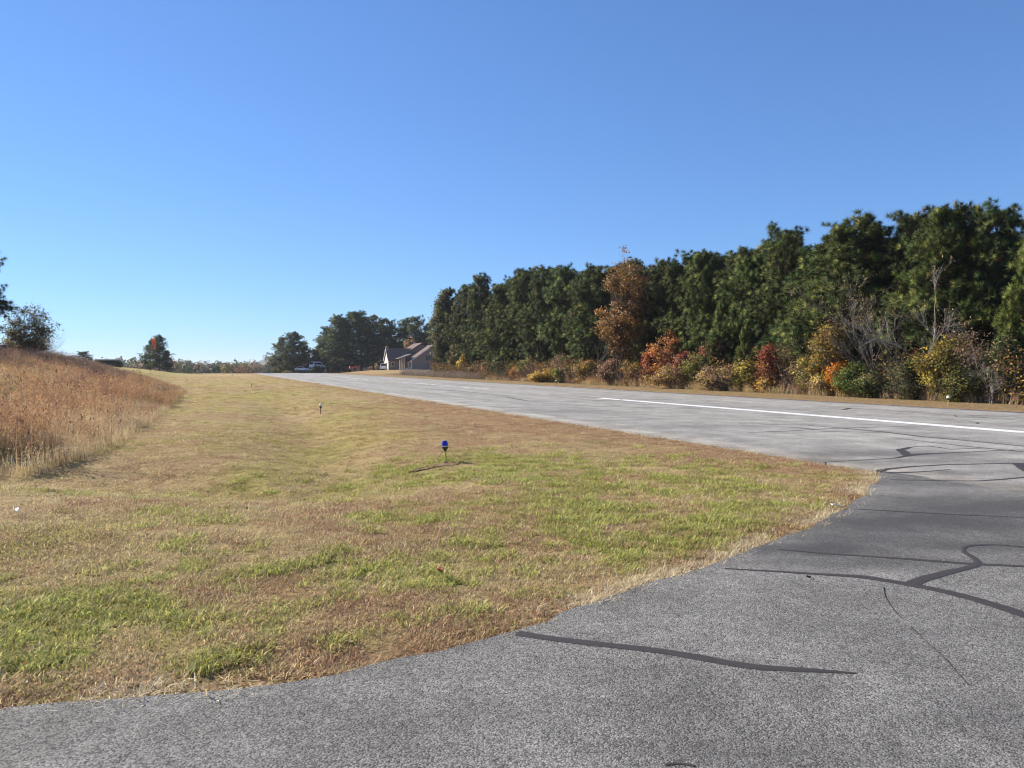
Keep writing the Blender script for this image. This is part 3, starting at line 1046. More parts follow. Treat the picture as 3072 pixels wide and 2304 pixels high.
def build_tall():
    rng = np.random.RandomState(5)
    lo, hi = TALL.min(0), TALL.max(0)
    n = 60000
    u, v = rng.uniform(lo[0], hi[0], n), rng.uniform(lo[1], hi[1], n)
    r, d = rd(u, v)
    k = in_poly(u, v, TALL) & (d > 9) & (np.abs(r / d) < .76)
    u, v, r, d = u[k], v[k], r[k], d[k]
    de = dist_line(u, v, np.vstack([TALL, TALL[:1]]))
    n = len(u)
    keep = rng.uniform(0, 1, n) < np.where(d < 24, 1.0, np.where(d < 45, .72, .5))
    u, v, r, d, de = u[keep], v[keep], r[keep], d[keep], de[keep]
    n = len(u)
    f = fbm(u * .16 + 5, v * .16 + 2, 3)
    f2 = fbm(u * .5 + 15, v * .5 + 22, 3)
    idx = np.array(S_RUST)[rng.randint(0, len(S_RUST), n)]
    x = rng.uniform(0, 1, n)
    f3 = fbm(u * .33 + 45, v * .2 + 12, 3)
    kk = (f3 > .58) & (x < .75)
    idx[kk] = np.array(S_OLIV)[rng.randint(0, len(S_OLIV), kk.sum())]
    kk = (f3 < .40) & (x < .5)
    idx[kk] = np.array(S_BRWN)[rng.randint(0, len(S_BRWN), kk.sum())]
    kk = (f2 > .47) & (x < .7)
    idx[kk] = np.array(S_GOLD)[rng.randint(0, len(S_GOLD), kk.sum())]
    kk = ((d > 47) & (-r / d > .50) & (x < .9)) | ((d > 36) & (x < .5) & (f > .5))
    idx[kk] = np.array(S_BRWN)[rng.randint(0, len(S_BRWN), kk.sum())]
    kk = (de < 3.2) & (d < 30) & (x < .95 - .2 * de)
    idx[kk] = np.array(S_STRW)[rng.randint(0, len(S_STRW), kk.sum())]
    kk = (x > .965) & (d < 40)
    idx[kk] = np.array(S_WEED)[rng.randint(0, len(S_WEED), kk.sum())]
    scl = (.78 + .42 * rng.uniform(0, 1, n)) * (.5 + .5 * sst(de, 0, 1.6)) * (.85 + .35 * f) * (.72 + .6 * fbm(u * .7 + 33, v * .7, 3)) * (1 + .25 * sst(d, 46, 56) * sst(-r / d, .58, .64)) * (1 - .5 * sst(d, 38, 48) * (1 - sst(-r / d, .50, .60)))
    pts = np.stack([u, v, height(u, v)], 1)
    ob = gn_scatter('tall_grass', pts, rng.uniform(0, 6.28, n), scl, idx, STALKS, rng.normal(0, .06, n))
    ob['kind'] = 'stuff'
    ob['label'] = 'tall rusty dry grass covering the mound left of the mown strip'
    ob['category'] = 'tall grass'
    # dry fringe at the foot of the wood, and grey brambles near the house
    m = 2600
    v2 = rng.uniform(16, 150, m)
    wob = fbm(v2 * .12, v2 * 0 + 3, 3)
    u2 = 32.4 + (v2 / 150) * 2.2 + rng.uniform(0, 1.8, m) + wob * 1.2
    dens = np.where((v2 > 50) & (v2 < 68), 1.0, np.where(v2 > 100, .9, .35))
    kk = rng.uniform(0, 1, m) < dens
    u2, v2 = u2[kk], v2[kk]
    m = len(u2)
    idx = np.array(S_RUST + S_STRW + S_GOLD)[rng.randint(0, 12, m)]
    far = v2 > 98
    idx[far] = np.array(S_GREY)[rng.randint(0, len(S_GREY), far.sum())]
    scl = (.55 + .5 * rng.uniform(0, 1, m)) * np.where(far, 1.5, .95)
    pts = np.stack([u2, v2, height(u2, v2)], 1)
    ob = gn_scatter('dry_weeds', pts, rng.uniform(0, 6.28, m), scl, idx, STALKS, rng.normal(0, .1, m))
    ob['kind'] = 'stuff'
    ob['label'] = 'fringe of dry weeds along the foot of the pine wood'
    ob['category'] = 'weeds'
build_tall()

# ---------------------------------------------------------------- trees
def tubes_np(paths, rads, n=4):
    """many tapered tubes into one vertex / quad array; paths: list of (k,3), rads: list of (k,)"""
    V, F, base = [], [], 0
    ang = np.arange(n) * 2 * math.pi / n
    ca, sa = np.cos(ang), np.sin(ang)
    for P, rr in zip(paths, rads):
        P = np.asarray(P, float)
        t = np.gradient(P, axis=0)
        t /= np.linalg.norm(t, axis=1)[:, None] + 1e-9
        ref = np.where(np.abs(t[:, 2:3]) > .9, np.array([[1., 0, 0]]), np.array([[0, 0, 1.]]))
        a = np.cross(t, ref)
        a /= np.linalg.norm(a, axis=1)[:, None] + 1e-9
        b = np.cross(t, a)
        ring = P[:, None, :] + (a[:, None, :] * ca[None, :, None] + b[:, None, :] * sa[None, :, None]) * np.asarray(rr)[:, None, None]
        V.append(ring.reshape(-1, 3))
        k = len(P)
        i, j = np.meshgrid(np.arange(k - 1), np.arange(n), indexing='ij')
        j2 = (j + 1) % n
        F.append((np.stack([i * n + j, i * n + j2, (i + 1) * n + j2, (i + 1) * n + j], -1) + base).reshape(-1, 4))
        base += k * n
    return np.vstack(V), np.vstack(F)

def unit(v):
    return v / (np.linalg.norm(v, axis=-1, keepdims=True) + 1e-9)

def needle_tufts(rng, C, D, Rr, k, w, cols):
    """each tuft: k thin needles bursting from its centre, leaning along D"""
    n = len(C)
    dirs = unit(rng.normal(0, 1, (n, k, 3)) + D[:, None, :] * 1.05)
    L = Rr[:, None, None] * rng.uniform(.65, 1.1, (n, k, 1))
    b = C[:, None, :] + dirs * L * .12
    tip = C[:, None, :] + dirs * L
    side = unit(np.cross(dirs, rng.normal(0, 1, (n, k, 3)))) * w
    V = np.stack([b - side, b + side, tip], 2).reshape(-1, 3)
    F = np.arange(n * k * 3).reshape(-1, 3)
    nv = unit(dirs * .75 + D[:, None, :] * .55 + rng.normal(0, .22, (n, k, 3)))
    Nv = np.repeat(nv[:, :, None, :], 3, 2).reshape(-1, 3)
    F = face_out(V, F, Nv)
    cc = np.repeat(cols[:, None, :], k, 1) * rng.uniform(.8, 1.2, (n, k, 1))
    Cc = np.repeat(cc[:, :, None, :], 3, 2)
    Cc[:, :, 2] *= 1.15
    return V, F, Cc.reshape(-1, 3), Nv

PINE_K = .50
def pine_meshes(seed, H=10.0, Lmax=2.3, h0=.16, dens=1.0, shape=.6, gaps=0.0, k=58, tuft=(.26, .42), green=(.078, .112, .034), wneedle=.0115):
    rng = np.random.RandomState(seed)
    zz = np.linspace(0, H * .985, 14)
    wob = np.stack([np.interp(zz, [0, H * .4, H * .75, H], rng.normal(0, .12, 4) * [0, 1, 1, 1]), np.interp(zz, [0, H * .4, H * .75, H], rng.normal(0, .12, 4) * [0, 1, 1, 1]), zz], 1)
    tr = .017 * H * (1 - .92 * (zz / H)) + .008
    paths, rads = [wob], [tr]
    C, D, Rr = [], [], []
    h = h0 * H
    while h < H * .97:
        t = (h - h0 * H) / (H * (1 - h0))
        prof = ((1 - t) ** shape) * (0.62 + .38 * min(1, t * 4)) * (1 + .22 * math.sin(t * 17 + seed))
        for b in range(rng.randint(3, 6)):
            if rng.uniform() < gaps: continue
            L = Lmax * prof * rng.uniform(.62, 1.15)
            az = rng.uniform(0, 6.283)
            el0 = R(2) + R(48) * t + R(rng.normal(0, 9))
            p0 = np.array([np.interp(h, zz, wob[:, 0]), np.interp(h, zz, wob[:, 1]), h + rng.uniform(-.12, .12)])
            hd = np.array([math.cos(az), math.sin(az), 0])
            ss = np.linspace(0, 1, 6)
            P = p0 + hd * (ss * L * math.cos(el0))[:, None] + np.array([0, 0, 1]) * (ss * L * math.sin(el0) + .16 * L * ss ** 2)[:, None]
            paths.append(P)
            rads.append(np.linspace(.011 * L + .010, .006, 6))
            nt = max(2, int(L * 6.6 * dens))
            for q in range(nt):
                s = 1 - .62 * (q / nt) if q else 1.0
                pp = p0 + hd * s * L * math.cos(el0) + np.array([0, 0, 1]) * (s * L * math.sin(el0) + .16 * L * s * s)
                off = rng.normal(0, 1, 3) * np.array([.26, .26, .16]) * L * .62 * (1.15 - .4 * s) if q else np.zeros(3)
                ce = pp + off
                C.append(ce)
                D.append(unit(hd * .8 + np.array([0, 0, .75]) + (unit(off) * .5 if q else 0)))
                Rr.append(rng.uniform(*tuft))
                if q and rng.uniform() < .4:
                    paths.append(np.array([pp, ce]))
                    rads.append(np.array([.012, .005]))
        h += rng.uniform(.2, .34) * H / 10
    for q in range(5):
        C.append(np.array([wob[-1, 0], wob[-1, 1], H]) + rng.normal(0, .14, 3))
        D.append(np.array([0, 0, 1.0]))
        Rr.append(tuft[0])
    C, D, Rr = np.array(C), np.array(D), np.array(Rr)
    g = np.array(green) * PINE_K * np.array([.98, 1.0, .78])
    cols = g * rng.uniform(.72, 1.3, (len(C), 1)) * (1 + rng.normal(0, .07, (len(C), 3)))
    yl = rng.uniform(0, 1, len(C)) < .14
    cols[yl] = np.array([.15, .16, .04]) * rng.uniform(.8, 1.2, (yl.sum(), 1))
    dd = rng.uniform(0, 1, len(C)) < .006
    cols[dd] = np.array([.16, .085, .04])
    V, F, CC, Nv = needle_tufts(rng, C, D, Rr, k, wneedle, np.clip(cols, .006, 1))
    crown = mesh_np('crown', V, F, M_NEEDLE, CC, False, Nv)
    tv, tf = tubes_np(paths, rads, 5)
    trunk = mesh_np('trunk', tv, tf, M_BARK, None, True)
    return trunk, crown

# prototypes, 10 m tall
PINES = [pine_meshes(1, Lmax=3.0, h0=.08, shape=.42), pine_meshes(2, Lmax=2.8, h0=.12, shape=.38), pine_meshes(3, Lmax=3.2, h0=.06, shape=.50, green=(.090, .122, .034)),
         pine_meshes(4, Lmax=2.6, h0=.22, shape=.36, gaps=.10), pine_meshes(5, Lmax=2.9, h0=.10, shape=.45, green=(.070, .105, .040)), pine_meshes(6, Lmax=2.6, h0=.30, shape=.36, gaps=.2, green=(.070, .100, .040)),
         pine_meshes(7, Lmax=3.2, h0=.05, shape=.7, dens=1.15, green=(.115, .145, .036))]

def pine(u, v, H, label, var=None, wide=1.0, rz=None, group=None, name='pine_tree', rng=random.Random(4), tag='tree', sink=0.05):
    t, c = PINES[var if var is not None else rng.randrange(6)]
    s = H / 10.0
    o = thing(name, label, tag, (u, v, hz(u, v) - sink), rz if rz is not None else rng.uniform(0, 6.28), group, (s * wide, s * wide, s))
    link('trunk', t, o)
    link('crown', c, o)
    o.scale.x *= rng.uniform(.88, 1.22)
    o.scale.y *= rng.uniform(.88, 1.22)
    o.rotation_euler.x, o.rotation_euler.y = rng.gauss(0, .02), rng.gauss(0, .02)
    return o

def leafy_meshes(seed, H, W, base=.1, ncl=60, lpc=60, leaf=.09, stems=1, pal=((.3, .2, .05),), clump=.42, skew=.0, topthin=0.0, bark=None, bare=0.0, stemr=.012, depthw=None, egg=.5):
    """broadleaf tree or shrub: stems, limbs to every leaf clump, leaf-sized faces"""
    rng = np.random.RandomState(seed)
    pal = np.array(pal)
    paths, rads = [], []
    st = []
    for s in range(stems):
        a = rng.uniform(0, 6.283)
        off = (0 if stems == 1 else .10 * W) * rng.uniform(.3, 1)
        lean = (0.03 if stems == 1 else .26) * W * rng.uniform(.3, 1)
        zs = np.linspace(0, H * rng.uniform(.72, .95), 9)
        f = zs / H
        P = np.stack([off * math.cos(a) + math.cos(a) * lean * f ** 1.3 + rng.normal(0, .012 * H, 9) * f, off * math.sin(a) + math.sin(a) * lean * f ** 1.3 + rng.normal(0, .012 * H, 9) * f, zs], 1)
        st.append(P)
        paths.append(P)
        rads.append((stemr * H + .006) * (1 - .85 * f) / (1 if stems == 1 else 1.4))
    C, cols = [], []
    tries = 0
    nl = max(3, int(ncl / 16))
    lobes = rng.uniform(-1, 1, (nl, 3)) * np.array([.8, .8, .9])
    while len(C) < ncl and tries < 20000:
        tries += 1
        p = lobes[rng.randint(nl)] + rng.normal(0, .24, 3) if rng.uniform() < .8 else rng.uniform(-1, 1, 3)
        z = (p[2] + 1) / 2
        if not 0 < z < 1.04: continue
        z = min(z, .995)
        # crown outline: fuller at 'egg', ragged
        w = min(1, (z / max(egg, .05)) ** .5 if z < egg else ((1 - z) / (1 - egg)) ** .55)
        rr = math.hypot(p[0], p[1])
        lim = w * (.38 + 1.15 * float(vnoise(math.atan2(p[1], p[0]) * 1.5 + seed, z * 4.5 + seed * 1.7)))
        if rr > lim or rr < lim * .30 * rng.uniform(0, 1): continue
        if z > .7 and rng.uniform() < topthin: continue
        c = np.array([p[0] * W / 2 + skew * z, p[1] * (depthw or W) / 2, H * (base + (1 - base) * z)])
        C.append(c)
        P = st[rng.randint(len(st))]
        k = np.argmin(np.abs(P[:, 2] - c[2] * rng.uniform(.45, .85)))
        m = (P[k] + c) / 2 + np.array([0, 0, -.05 * H * rng.uniform(0, 1)])
        paths.append(np.array([P[k], m, c]))
        rads.append(np.array([.0035 * H + .006, .0022 * H + .005, .004]))
    C = np.array(C)
    n = len(C)
    lp = np.maximum(3, (lpc * rng.uniform(.4, 1.4, n) * np.where(rng.uniform(0, 1, n) < bare, .12, 1)).astype(int))
    ci = np.repeat(np.arange(n), lp)
    m = len(ci)
    pc = pal[rng.randint(0, len(pal), n)] * rng.uniform(.75, 1.25, (n, 1))
    ctr = C[ci] + rng.normal(0, 1, (m, 3)) * clump * .5 * np.array([1, 1, .8])
    ctr[:, 2] = np.maximum(ctr[:, 2], .05)
    nrm = unit(rng.normal(0, 1, (m, 3)) + np.array([0, 0, .5]))
    a = unit(np.cross(nrm, rng.normal(0, 1, (m, 3))))
    b = np.cross(nrm, a)
    L = leaf * rng.uniform(.6, 1.35, (m, 1))
    V = np.stack([ctr - a * L, ctr + b * L * .55 - a * L * .1, ctr + a * L, ctr - b * L * .55 - a * L * .1], 1).reshape(-1, 3)
    F = (np.array([[0, 1, 2], [0, 2, 3]])[None] + np.arange(m)[:, None, None] * 4).reshape(-1, 3)
    cc = np.where((rng.uniform(0, 1, m) < .25)[:, None], pal[rng.randint(0, len(pal), m)], pc[ci]) * rng.uniform(.7, 1.3, (m, 1))
    mud = rng.uniform(0, 1, m) < .14
    cc[mud] = np.array(P_BROWN)[rng.randint(0, 4, mud.sum())] * rng.uniform(.6, 1.1, (mud.sum(), 1))
    CC = np.repeat(cc[:, None, :], 4, 1).reshape(-1, 3)
    mid_ = np.array([skew * .5, 0, H * (base + .35)])
    nv = unit(unit(ctr - C[ci]) * .8 + unit(ctr - mid_) * .6 + rng.normal(0, .45, (m, 3)))
    Nv = np.repeat(nv[:, None], 4, 1).reshape(-1, 3)
    F = face_out(V, F, Nv)
    # bare twigs poking out of the crown
    for q in range(int(ncl * .35)):
        i = rng.randint(n)
        d = unit(rng.normal(0, 1, 3) + np.array([0, 0, .9]))
        paths.append(np.array([C[i], C[i] + d * rng.uniform(.25, .6) * min(1.5, W * .3)]))
        rads.append(np.array([.006, .003]))
    tv, tf = tubes_np(paths, rads, 4)
    return mesh_np('trunk', tv, tf, bark or M_GREYBARK, None, True), mesh_np('crown', V, F, M_LEAF, np.clip(CC, 0.005, .9), False, Nv)

def bare_meshes(seed, H, W, stems=2, depth=5, bark=None, leafn=0, pal=((.25, .15, .08),), leaf=.07, r0=.011, lower=.25, leaf_top=False):
    """leafless tree: limbs divide down to fine twigs"""
    rng = np.random.RandomState(seed)
    paths, rads, tips = [], [], []
    def grow(p, d, L, r, lev):
        n = 4
        P = [p]
        for i in range(n):
            d = unit(d + rng.normal(0, .13, 3) + np.array([0, 0, .05]))
            P.append(P[-1] + d * L / n)
        P = np.array(P)
        paths.append(P)
        rads.append(np.linspace(r, r * .55, n + 1))
        tips.append(P[-1])
        if lev <= 0: return
        for c in range(rng.randint(2, 5)):
            i = rng.randint(1, n + 1)
            d2 = unit(d + rng.normal(0, .62, 3) * np.array([min(1, W / H * 1.5), min(1, W / H * 1.5), .5]))
            if d2[2] < -.1: d2[2] *= -.5
            grow(P[i], d2, L * rng.uniform(.5, .78), max(.0035, r * .52), lev - 1)
    for s in range(stems):
        a = rng.uniform(0, 6.283)
        base = np.array([math.cos(a), math.sin(a), 0]) * (.05 * W if stems > 1 else 0)
        grow(base, unit(np.array([math.cos(a) * .18 * (stems > 1), math.sin(a) * .18 * (stems > 1), 1.0])), H * rng.uniform(.40, .55), r0 * H * rng.uniform(.7, 1), depth)
    tv, tf = tubes_np(paths, rads, 3)
    k = H / tv[:, 2].max()
    tv[:, 2] *= k
    tr = mesh_np('trunk', tv, tf, bark or M_GREYBARK, None, True)
    if not leafn: return tr, None
    T = np.array(tips)
    T[:, 2] *= k
    if leaf_top:
        T = T[T[:, 2] > H * .55]
    pal = np.array(pal)
    ctr = T[rng.randint(0, len(T), leafn)] + rng.normal(0, .10, (leafn, 3))
    nrm = unit(rng.normal(0, 1, (leafn, 3)))
    a = unit(np.cross(nrm, rng.normal(0, 1, (leafn, 3))))
    b = np.cross(nrm, a)
    L = leaf * rng.uniform(.6, 1.3, (leafn, 1))
    V = np.stack([ctr - a * L, ctr + b * L * .55, ctr + a * L, ctr - b * L * .55], 1).reshape(-1, 3)
    F = (np.array([[0, 1, 2], [0, 2, 3]])[None] + np.arange(leafn)[:, None, None] * 4).reshape(-1, 3)
    CC = np.repeat((pal[rng.randint(0, len(pal), leafn)] * rng.uniform(.7, 1.3, (leafn, 1)))[:, None], 4, 1).reshape(-1, 3)
    return tr, mesh_np('crown', V, F, M_LEAF, CC)

def plant(name, label, cat, u, v, meshes, rz=0.0, group=None):
    o = thing(name, label, cat, (u, v, hz(u, v) - .04), rz, group)
    link('trunk' if cat == 'tree' else 'stem', meshes[0], o)
    if meshes[1] is not None:
        link('crown', meshes[1], o)
    return o

# palettes (linear)
P_ORANGE = ((.42, .155, .035), (.48, .21, .05), (.37, .12, .04), (.34, .17, .07))
P_RED = ((.33, .085, .04), (.38, .12, .045), (.27, .07, .045), (.42, .17, .06), (.25, .11, .06))
P_CRIM = ((.24, .05, .05), (.30, .07, .06), (.20, .07, .05), (.30, .12, .08))
P_GOLD = ((.46, .26, .05), (.52, .31, .065), (.40, .21, .04), (.34, .24, .07))
P_YEL = ((.42, .30, .05), (.36, .27, .05), (.30, .24, .05), (.48, .33, .06))
P_OLIVE = ((.13, .135, .035), (.17, .16, .04), (.10, .115, .03), (.24, .20, .05))
P_YGRN = ((.15, .17, .03), (.20, .20, .035), (.11, .135, .03))
P_BROWN = ((.26, .155, .085), (.21, .125, .075), (.30, .20, .11), (.20, .15, .08))
P_PINK = ((.36, .20, .13), (.30, .17, .11), (.40, .25, .16), (.26, .18, .10))
P_RUST = ((.25, .105, .03), (.33, .15, .04), (.20, .09, .035), (.23, .14, .045), (.16, .095, .04))
P_DKGRN = ((.045, .065, .022), (.06, .08, .03), (.035, .055, .022), (.10, .11, .045))
P_BRIGHTORANGE = ((.75, .33, .03), (.80, .40, .05), (.62, .24, .03))

# --- silhouette of the wood: photo column -> photo row of the tree tops
SIL = [(1290, 905), (1330, 868), (1370, 850), (1440, 822), (1530, 815), (1640, 797), (1750, 787), (1840, 780), (2000, 770), (2050, 762), (2130, 745), (2200, 735),
       (2290, 712), (2345, 694), (2405, 735), (2480, 690), (2570, 640), (2650, 672), (2730, 622), (2790, 640), (2850, 602), (2900, 612), (2960, 620), (3010, 622), (3072, 645), (3400, 600)]
sx, syy = [p[0] for p in SIL], [p[1] for p in SIL]
def px_of(u, v):
    r, d = rd(u, v)
    return 1536 + FPX * r / d, d
def sil_height(u, v):
    x, d = px_of(u, v)
    return CAMZ + (1100 - np.interp(x, sx, syy)) / FPX * d * .965 - hz(u, v)

rng = random.Random(21)
# front row: one entry per pine seen on the edge of the wood (photo column, offset behind edge, height factor, variant, width, label)
FRONT = [
    (1345, 38.5, .99, 2, .95, 'tall green pine beside the olive broadleaf tree near the house end of the wood'),
    (1395, 37.0, .93, 0, .95, 'bushy pine over the small yellow-orange bush by grey brambles'),
    (1450, 37.5, .98, 4, 1.0, 'dark pine rising above the rusty orange sapling at the wood edge'),
    (1505, 36.5, .86, 2, 1.0, 'shorter light green pine above the dark green bush at the wood edge'),
    (1560, 37.5, .97, 0, 1.0, 'broad pine above the low orange shrub beside the golden shrub'),
    (1620, 37.0, .88, 4, 1.0, 'pine directly behind the golden yellow shrub by the far runway light'),
    (1690, 37.5, .97, 3, 1.1, 'dark pine with bare lower trunk behind the olive bush'),
    (1765, 38.0, .98, 1, 1.05, 'dark pine standing just left of the tall rusty orange tree'),
    (1915, 37.5, .92, 4, 1.0, 'dark pine close behind the right flank of the tall rusty tree'),
    (1975, 38.5, .98, 0, 1.0, 'tall dark pine above the orange-red maple'),
    (2045, 38.0, .93, 3, 1.05, 'pine with dark gap beneath, behind the crimson shrub'),
    (2105, 37.5, .99, 2, 1.0, 'tall pine rising over the young round pine and crimson sapling'),
    (2235, 37.5, .90, 2, 1.05, 'yellowish green pine right of the young round pine'),
    (2300, 39.0, .97, 1, 1.0, 'tall pine above the narrow orange and red tree'),
    (2360, 37.0, 1.0, 0, 1.05, 'pointed pine topping the skyline left of the low notch in the wood'),
    (2440, 37.5, .93, 4, 1.05, 'shaggy pine behind the tall yellow-green leafed tree'),
    (2520, 37.0, .98, 2, 1.05, 'wide pine behind the bright orange shrub'),
    (2585, 38.0, 1.0, 0, 1.1, 'big rounded pine behind the brown-topped bare tree'),
    (2740, 38.5, .97, 5, 1.0, 'slim open-crowned pine showing sky between two big pines'),
    (2820, 37.5, .99, 2, 1.15, 'tallest pine, broad and yellowish on its lit side, right of the pale slim trunk'),
    (2900, 38.5, 1.0, 1, 1.05, 'pine with bare grey stems showing beneath its dark crown'),
    (2985, 39.0, .98, 5, 1.1, 'airy pine with sky gaps above the grey leafless shrub'),
]
for x, U, hf, var, wd, lab in FRONT:
    p, d = at_u(x, U + rng.uniform(-.4, .4))
    u, v = p
    pine(u, v, max(4, sil_height(u, v) * hf), lab, var, wd * (1.0 if d < 70 else .95), group='pines of the wood across the runway')
# rows behind: packed, nothing tells the deeper ones apart
LANDMARKS = [(1340, 'the olive broadleaf tree'), (1400, 'the yellow-orange bush'), (1465, 'the rusty orange sapling'), (1515, 'the dark green bush'), (1560, 'the low orange-pink shrub'),
             (1648, 'the golden yellow shrub'), (1700, 'the olive green bush'), (1765, 'the yellow and brown mottled shrub'), (1868, 'the tall rusty tree'), (1935, 'the dull olive broadleaf tree'),
             (2006, 'the orange-red maple'), (2070, 'the dull red shrub'), (2134, 'the crimson sapling'), (2180, 'the young round pine'), (2250, 'the low yellowish pine'), (2310, 'the narrow orange tree'),
             (2370, 'the half-leafless brown shrub'), (2440, 'the brown and yellow thicket'), (2500, 'the tall yellow-green tree'), (2572, 'the fresh green bush'), (2640, 'the brown-topped bare tree'),
             (2700, 'the grey leafless thicket'), (2765, 'the pale slim trunk'), (2845, 'the yellow-leafed tree'), (2925, 'the brown twiggy shrub'), (2980, 'the grey leafless shrub'), (3050, 'the large pine at the frame edge'), (3250, 'the large pine cut by the frame edge')]
used = {}
for row, (U, step, lo, hi) in enumerate(((42.0, 3.9, .82, 1.0), (46.5, 4.4, .82, .97), (51.5, 5.0, .82, .95), (57.5, 5.6, .80, .93))):
    v = 8.0 + rng.uniform(0, 2)
    while v < 128 - row * 2:
        u = U + rng.uniform(-1.3, 1.3)
        H = sil_height(u, v) * rng.uniform(lo, hi)
        x, d = px_of(u, v)
        if x < 3420 and x > 1335 + 10 * row:
            if row == 0:
                lm = min(LANDMARKS, key=lambda q: abs(q[0] - x))
                used[lm[1]] = used.get(lm[1], 0) + 1
                side = ('%s second-row pine behind %s', '%s second-row pine behind and just past %s', '%s second-row pine behind, two crowns past, %s', '%s second-row pine behind, three crowns past, %s')[used[lm[1]] - 1]
                lab = side % ('dark', lm[1])
                pine(u, v, H, lab, None, rng.uniform(.95, 1.25), group='second row pines of the wood')
            else:
                pine(u, v, H, 'dark green pine packed in the deep back rows of the wood across the runway', None, rng.uniform(.95, 1.25), group='back row pines of the wood')
        v += step * rng.uniform(.75, 1.3)
p, d = at_u(3085, 36.5)
pine(p[0], p[1], sil_height(*p) * .98, 'large pine cut by the frame edge, with yellow-lit boughs', 6, .75, 1.0, group='pines of the wood across the runway')
for x, U, top, var, wd, lab in ((2160, 35.6, 892, 6, .72, 'young round green pine in front of the wood, right of the crimson shrub'),
                                (2240, 35.2, 965, 6, .8, 'low yellowish young pine beside the narrow orange tree'),
                                (3068, 34.4, 1130, 6, .9, 'small green pine seedling at the foot of the large pine by the frame edge')):
    p, d = at_u(x, U)
    pine(p[0], p[1], top_z(top, d), lab, var, wd, rng.uniform(0, 6))

# --- shrubs and broadleaf trees along the edge of the wood
def edge_tree(x, U, top, wpx, name, label, cat, kind='leafy', seed=None, **kw):
    p, d = at_u(x, U)
    H = top_z(top, d) - hz(*p)
    W = wpx / FPX * d * 1.18
    if 'ncl' in kw: kw['ncl'] = int(kw['ncl'] * 1.15)
    seed = seed if seed is not None else int(x)
    if kind == 'leafy':
        ms = leafy_meshes(seed, H, W, **kw)
    else:
        ms = bare_meshes(seed, H, W, **kw)
    return plant(name, label, cat, p[0], p[1], ms, rng.uniform(0, 6.28))
LF = dict(leaf=.10, lpc=46)
edge_tree(1332, 37.0, 872, 76, 'broadleaf_tree', 'olive green broadleaf tree at the end of the wood beside the house', 'tree', base=.02, ncl=330, lpc=60, leaf=.15, clump=.7, pal=P_DKGRN + ((.15, .15, .06), (.19, .18, .08)), egg=.4)
edge_tree(1398, 35.6, 1062, 46, 'shrub', 'yellow-orange bush at the wood edge behind grey brambles', 'shrub', base=.03, ncl=70, stems=3, pal=P_YEL + P_ORANGE[:1], leaf=.13, lpc=50)
edge_tree(1372, 36.2, 1020, 40, 'shrub', 'brown leafy shrub between broadleaf tree and yellow-orange bush', 'shrub', base=.03, ncl=70, stems=3, pal=P_BROWN + P_YEL[:1], leaf=.13, lpc=50)
edge_tree(1462, 35.6, 1076, 34, 'sapling', 'rusty orange sapling at the wood edge', 'tree', base=.12, ncl=55, pal=P_ORANGE + P_PINK[:2], leaf=.12, lpc=40)
edge_tree(1512, 35.8, 1066, 80, 'shrub', 'dark green bush right of the rusty orange sapling', 'shrub', base=.02, ncl=110, stems=4, pal=P_DKGRN + P_OLIVE[:1], leaf=.12, lpc=50)
edge_tree(1430, 35.4, 1096, 44, 'shrub', 'low olive bush left of the rusty orange sapling', 'shrub', base=.02, ncl=60, stems=4, pal=P_OLIVE + P_BROWN[:1], leaf=.11, lpc=50)
edge_tree(1560, 35.2, 1104, 50, 'shrub', 'low orange-pink shrub left of the golden shrub', 'shrub', base=.02, ncl=60, stems=4, pal=P_ORANGE + P_PINK, leaf=.10, lpc=46)
edge_tree(1592, 35.6, 1072, 70, 'shrub', 'olive brown bush behind the low orange-pink shrub', 'shrub', base=.02, ncl=100, stems=4, pal=P_OLIVE + P_BROWN, leaf=.11, lpc=46)
edge_tree(1648, 34.6, 1104, 86, 'shrub', 'golden yellow shrub beside the far runway light', 'shrub', base=.01, ncl=100, stems=5, pal=P_GOLD + P_YEL[:1], leaf=.10, lpc=60, egg=.4)
edge_tree(1700, 35.0, 1098, 76, 'shrub', 'olive green bush touching the golden shrub', 'shrub', base=.01, ncl=90, stems=5, pal=P_OLIVE + P_YGRN, leaf=.10, lpc=55)
edge_tree(1690, 36.2, 1058, 70, 'shrub', 'dull brown shrub rising behind the olive green bush', 'shrub', base=.03, ncl=90, stems=4, pal=P_BROWN, leaf=.10, lpc=46, bare=.2)
edge_tree(1762, 34.9, 1086, 92, 'shrub', 'yellow and brown mottled shrub left of the tall rusty tree', 'shrub', base=.01, ncl=130, stems=5, pal=P_YEL + P_BROWN + P_ORANGE[:1], leaf=.09, lpc=50)
edge_tree(1784, 35.8, 955, 50, 'bare_sapling', 'thin leafless grey sapling left of the tall rusty tree', 'tree', kind='bare', stems=1, depth=4, r0=.007)
edge_tree(1868, 34.6, 742, 142, 'rusty_tree', 'tall rusty orange-brown tree standing out from the pines', 'tree', base=.20, ncl=210, lpc=58, leaf=.10, stems=4, clump=.58, pal=P_RUST + P_PINK[1:2], egg=.42, topthin=.55, bark=M_BARK, stemr=.010)
edge_tree(1838, 34.5, 1082, 80, 'shrub', 'pinkish brown shrub at the foot of the tall rusty tree', 'shrub', base=.01, ncl=100, stems=5, pal=P_PINK + P_BROWN, leaf=.08, lpc=50, bare=.2)
edge_tree(1905, 34.8, 1070, 80, 'shrub', 'yellow-leafed shrub between the tall rusty tree and the orange-red maple', 'shrub', base=.02, ncl=80, stems=4, pal=P_YEL + P_RUST, leaf=.08, lpc=44, bare=.2)
edge_tree(1935, 36.0, 940, 110, 'broadleaf_tree', 'dull olive broadleaf tree behind the orange-red maple', 'tree', base=.1, ncl=170, pal=P_OLIVE + P_RUST[:2], leaf=.10, lpc=46, clump=.55)
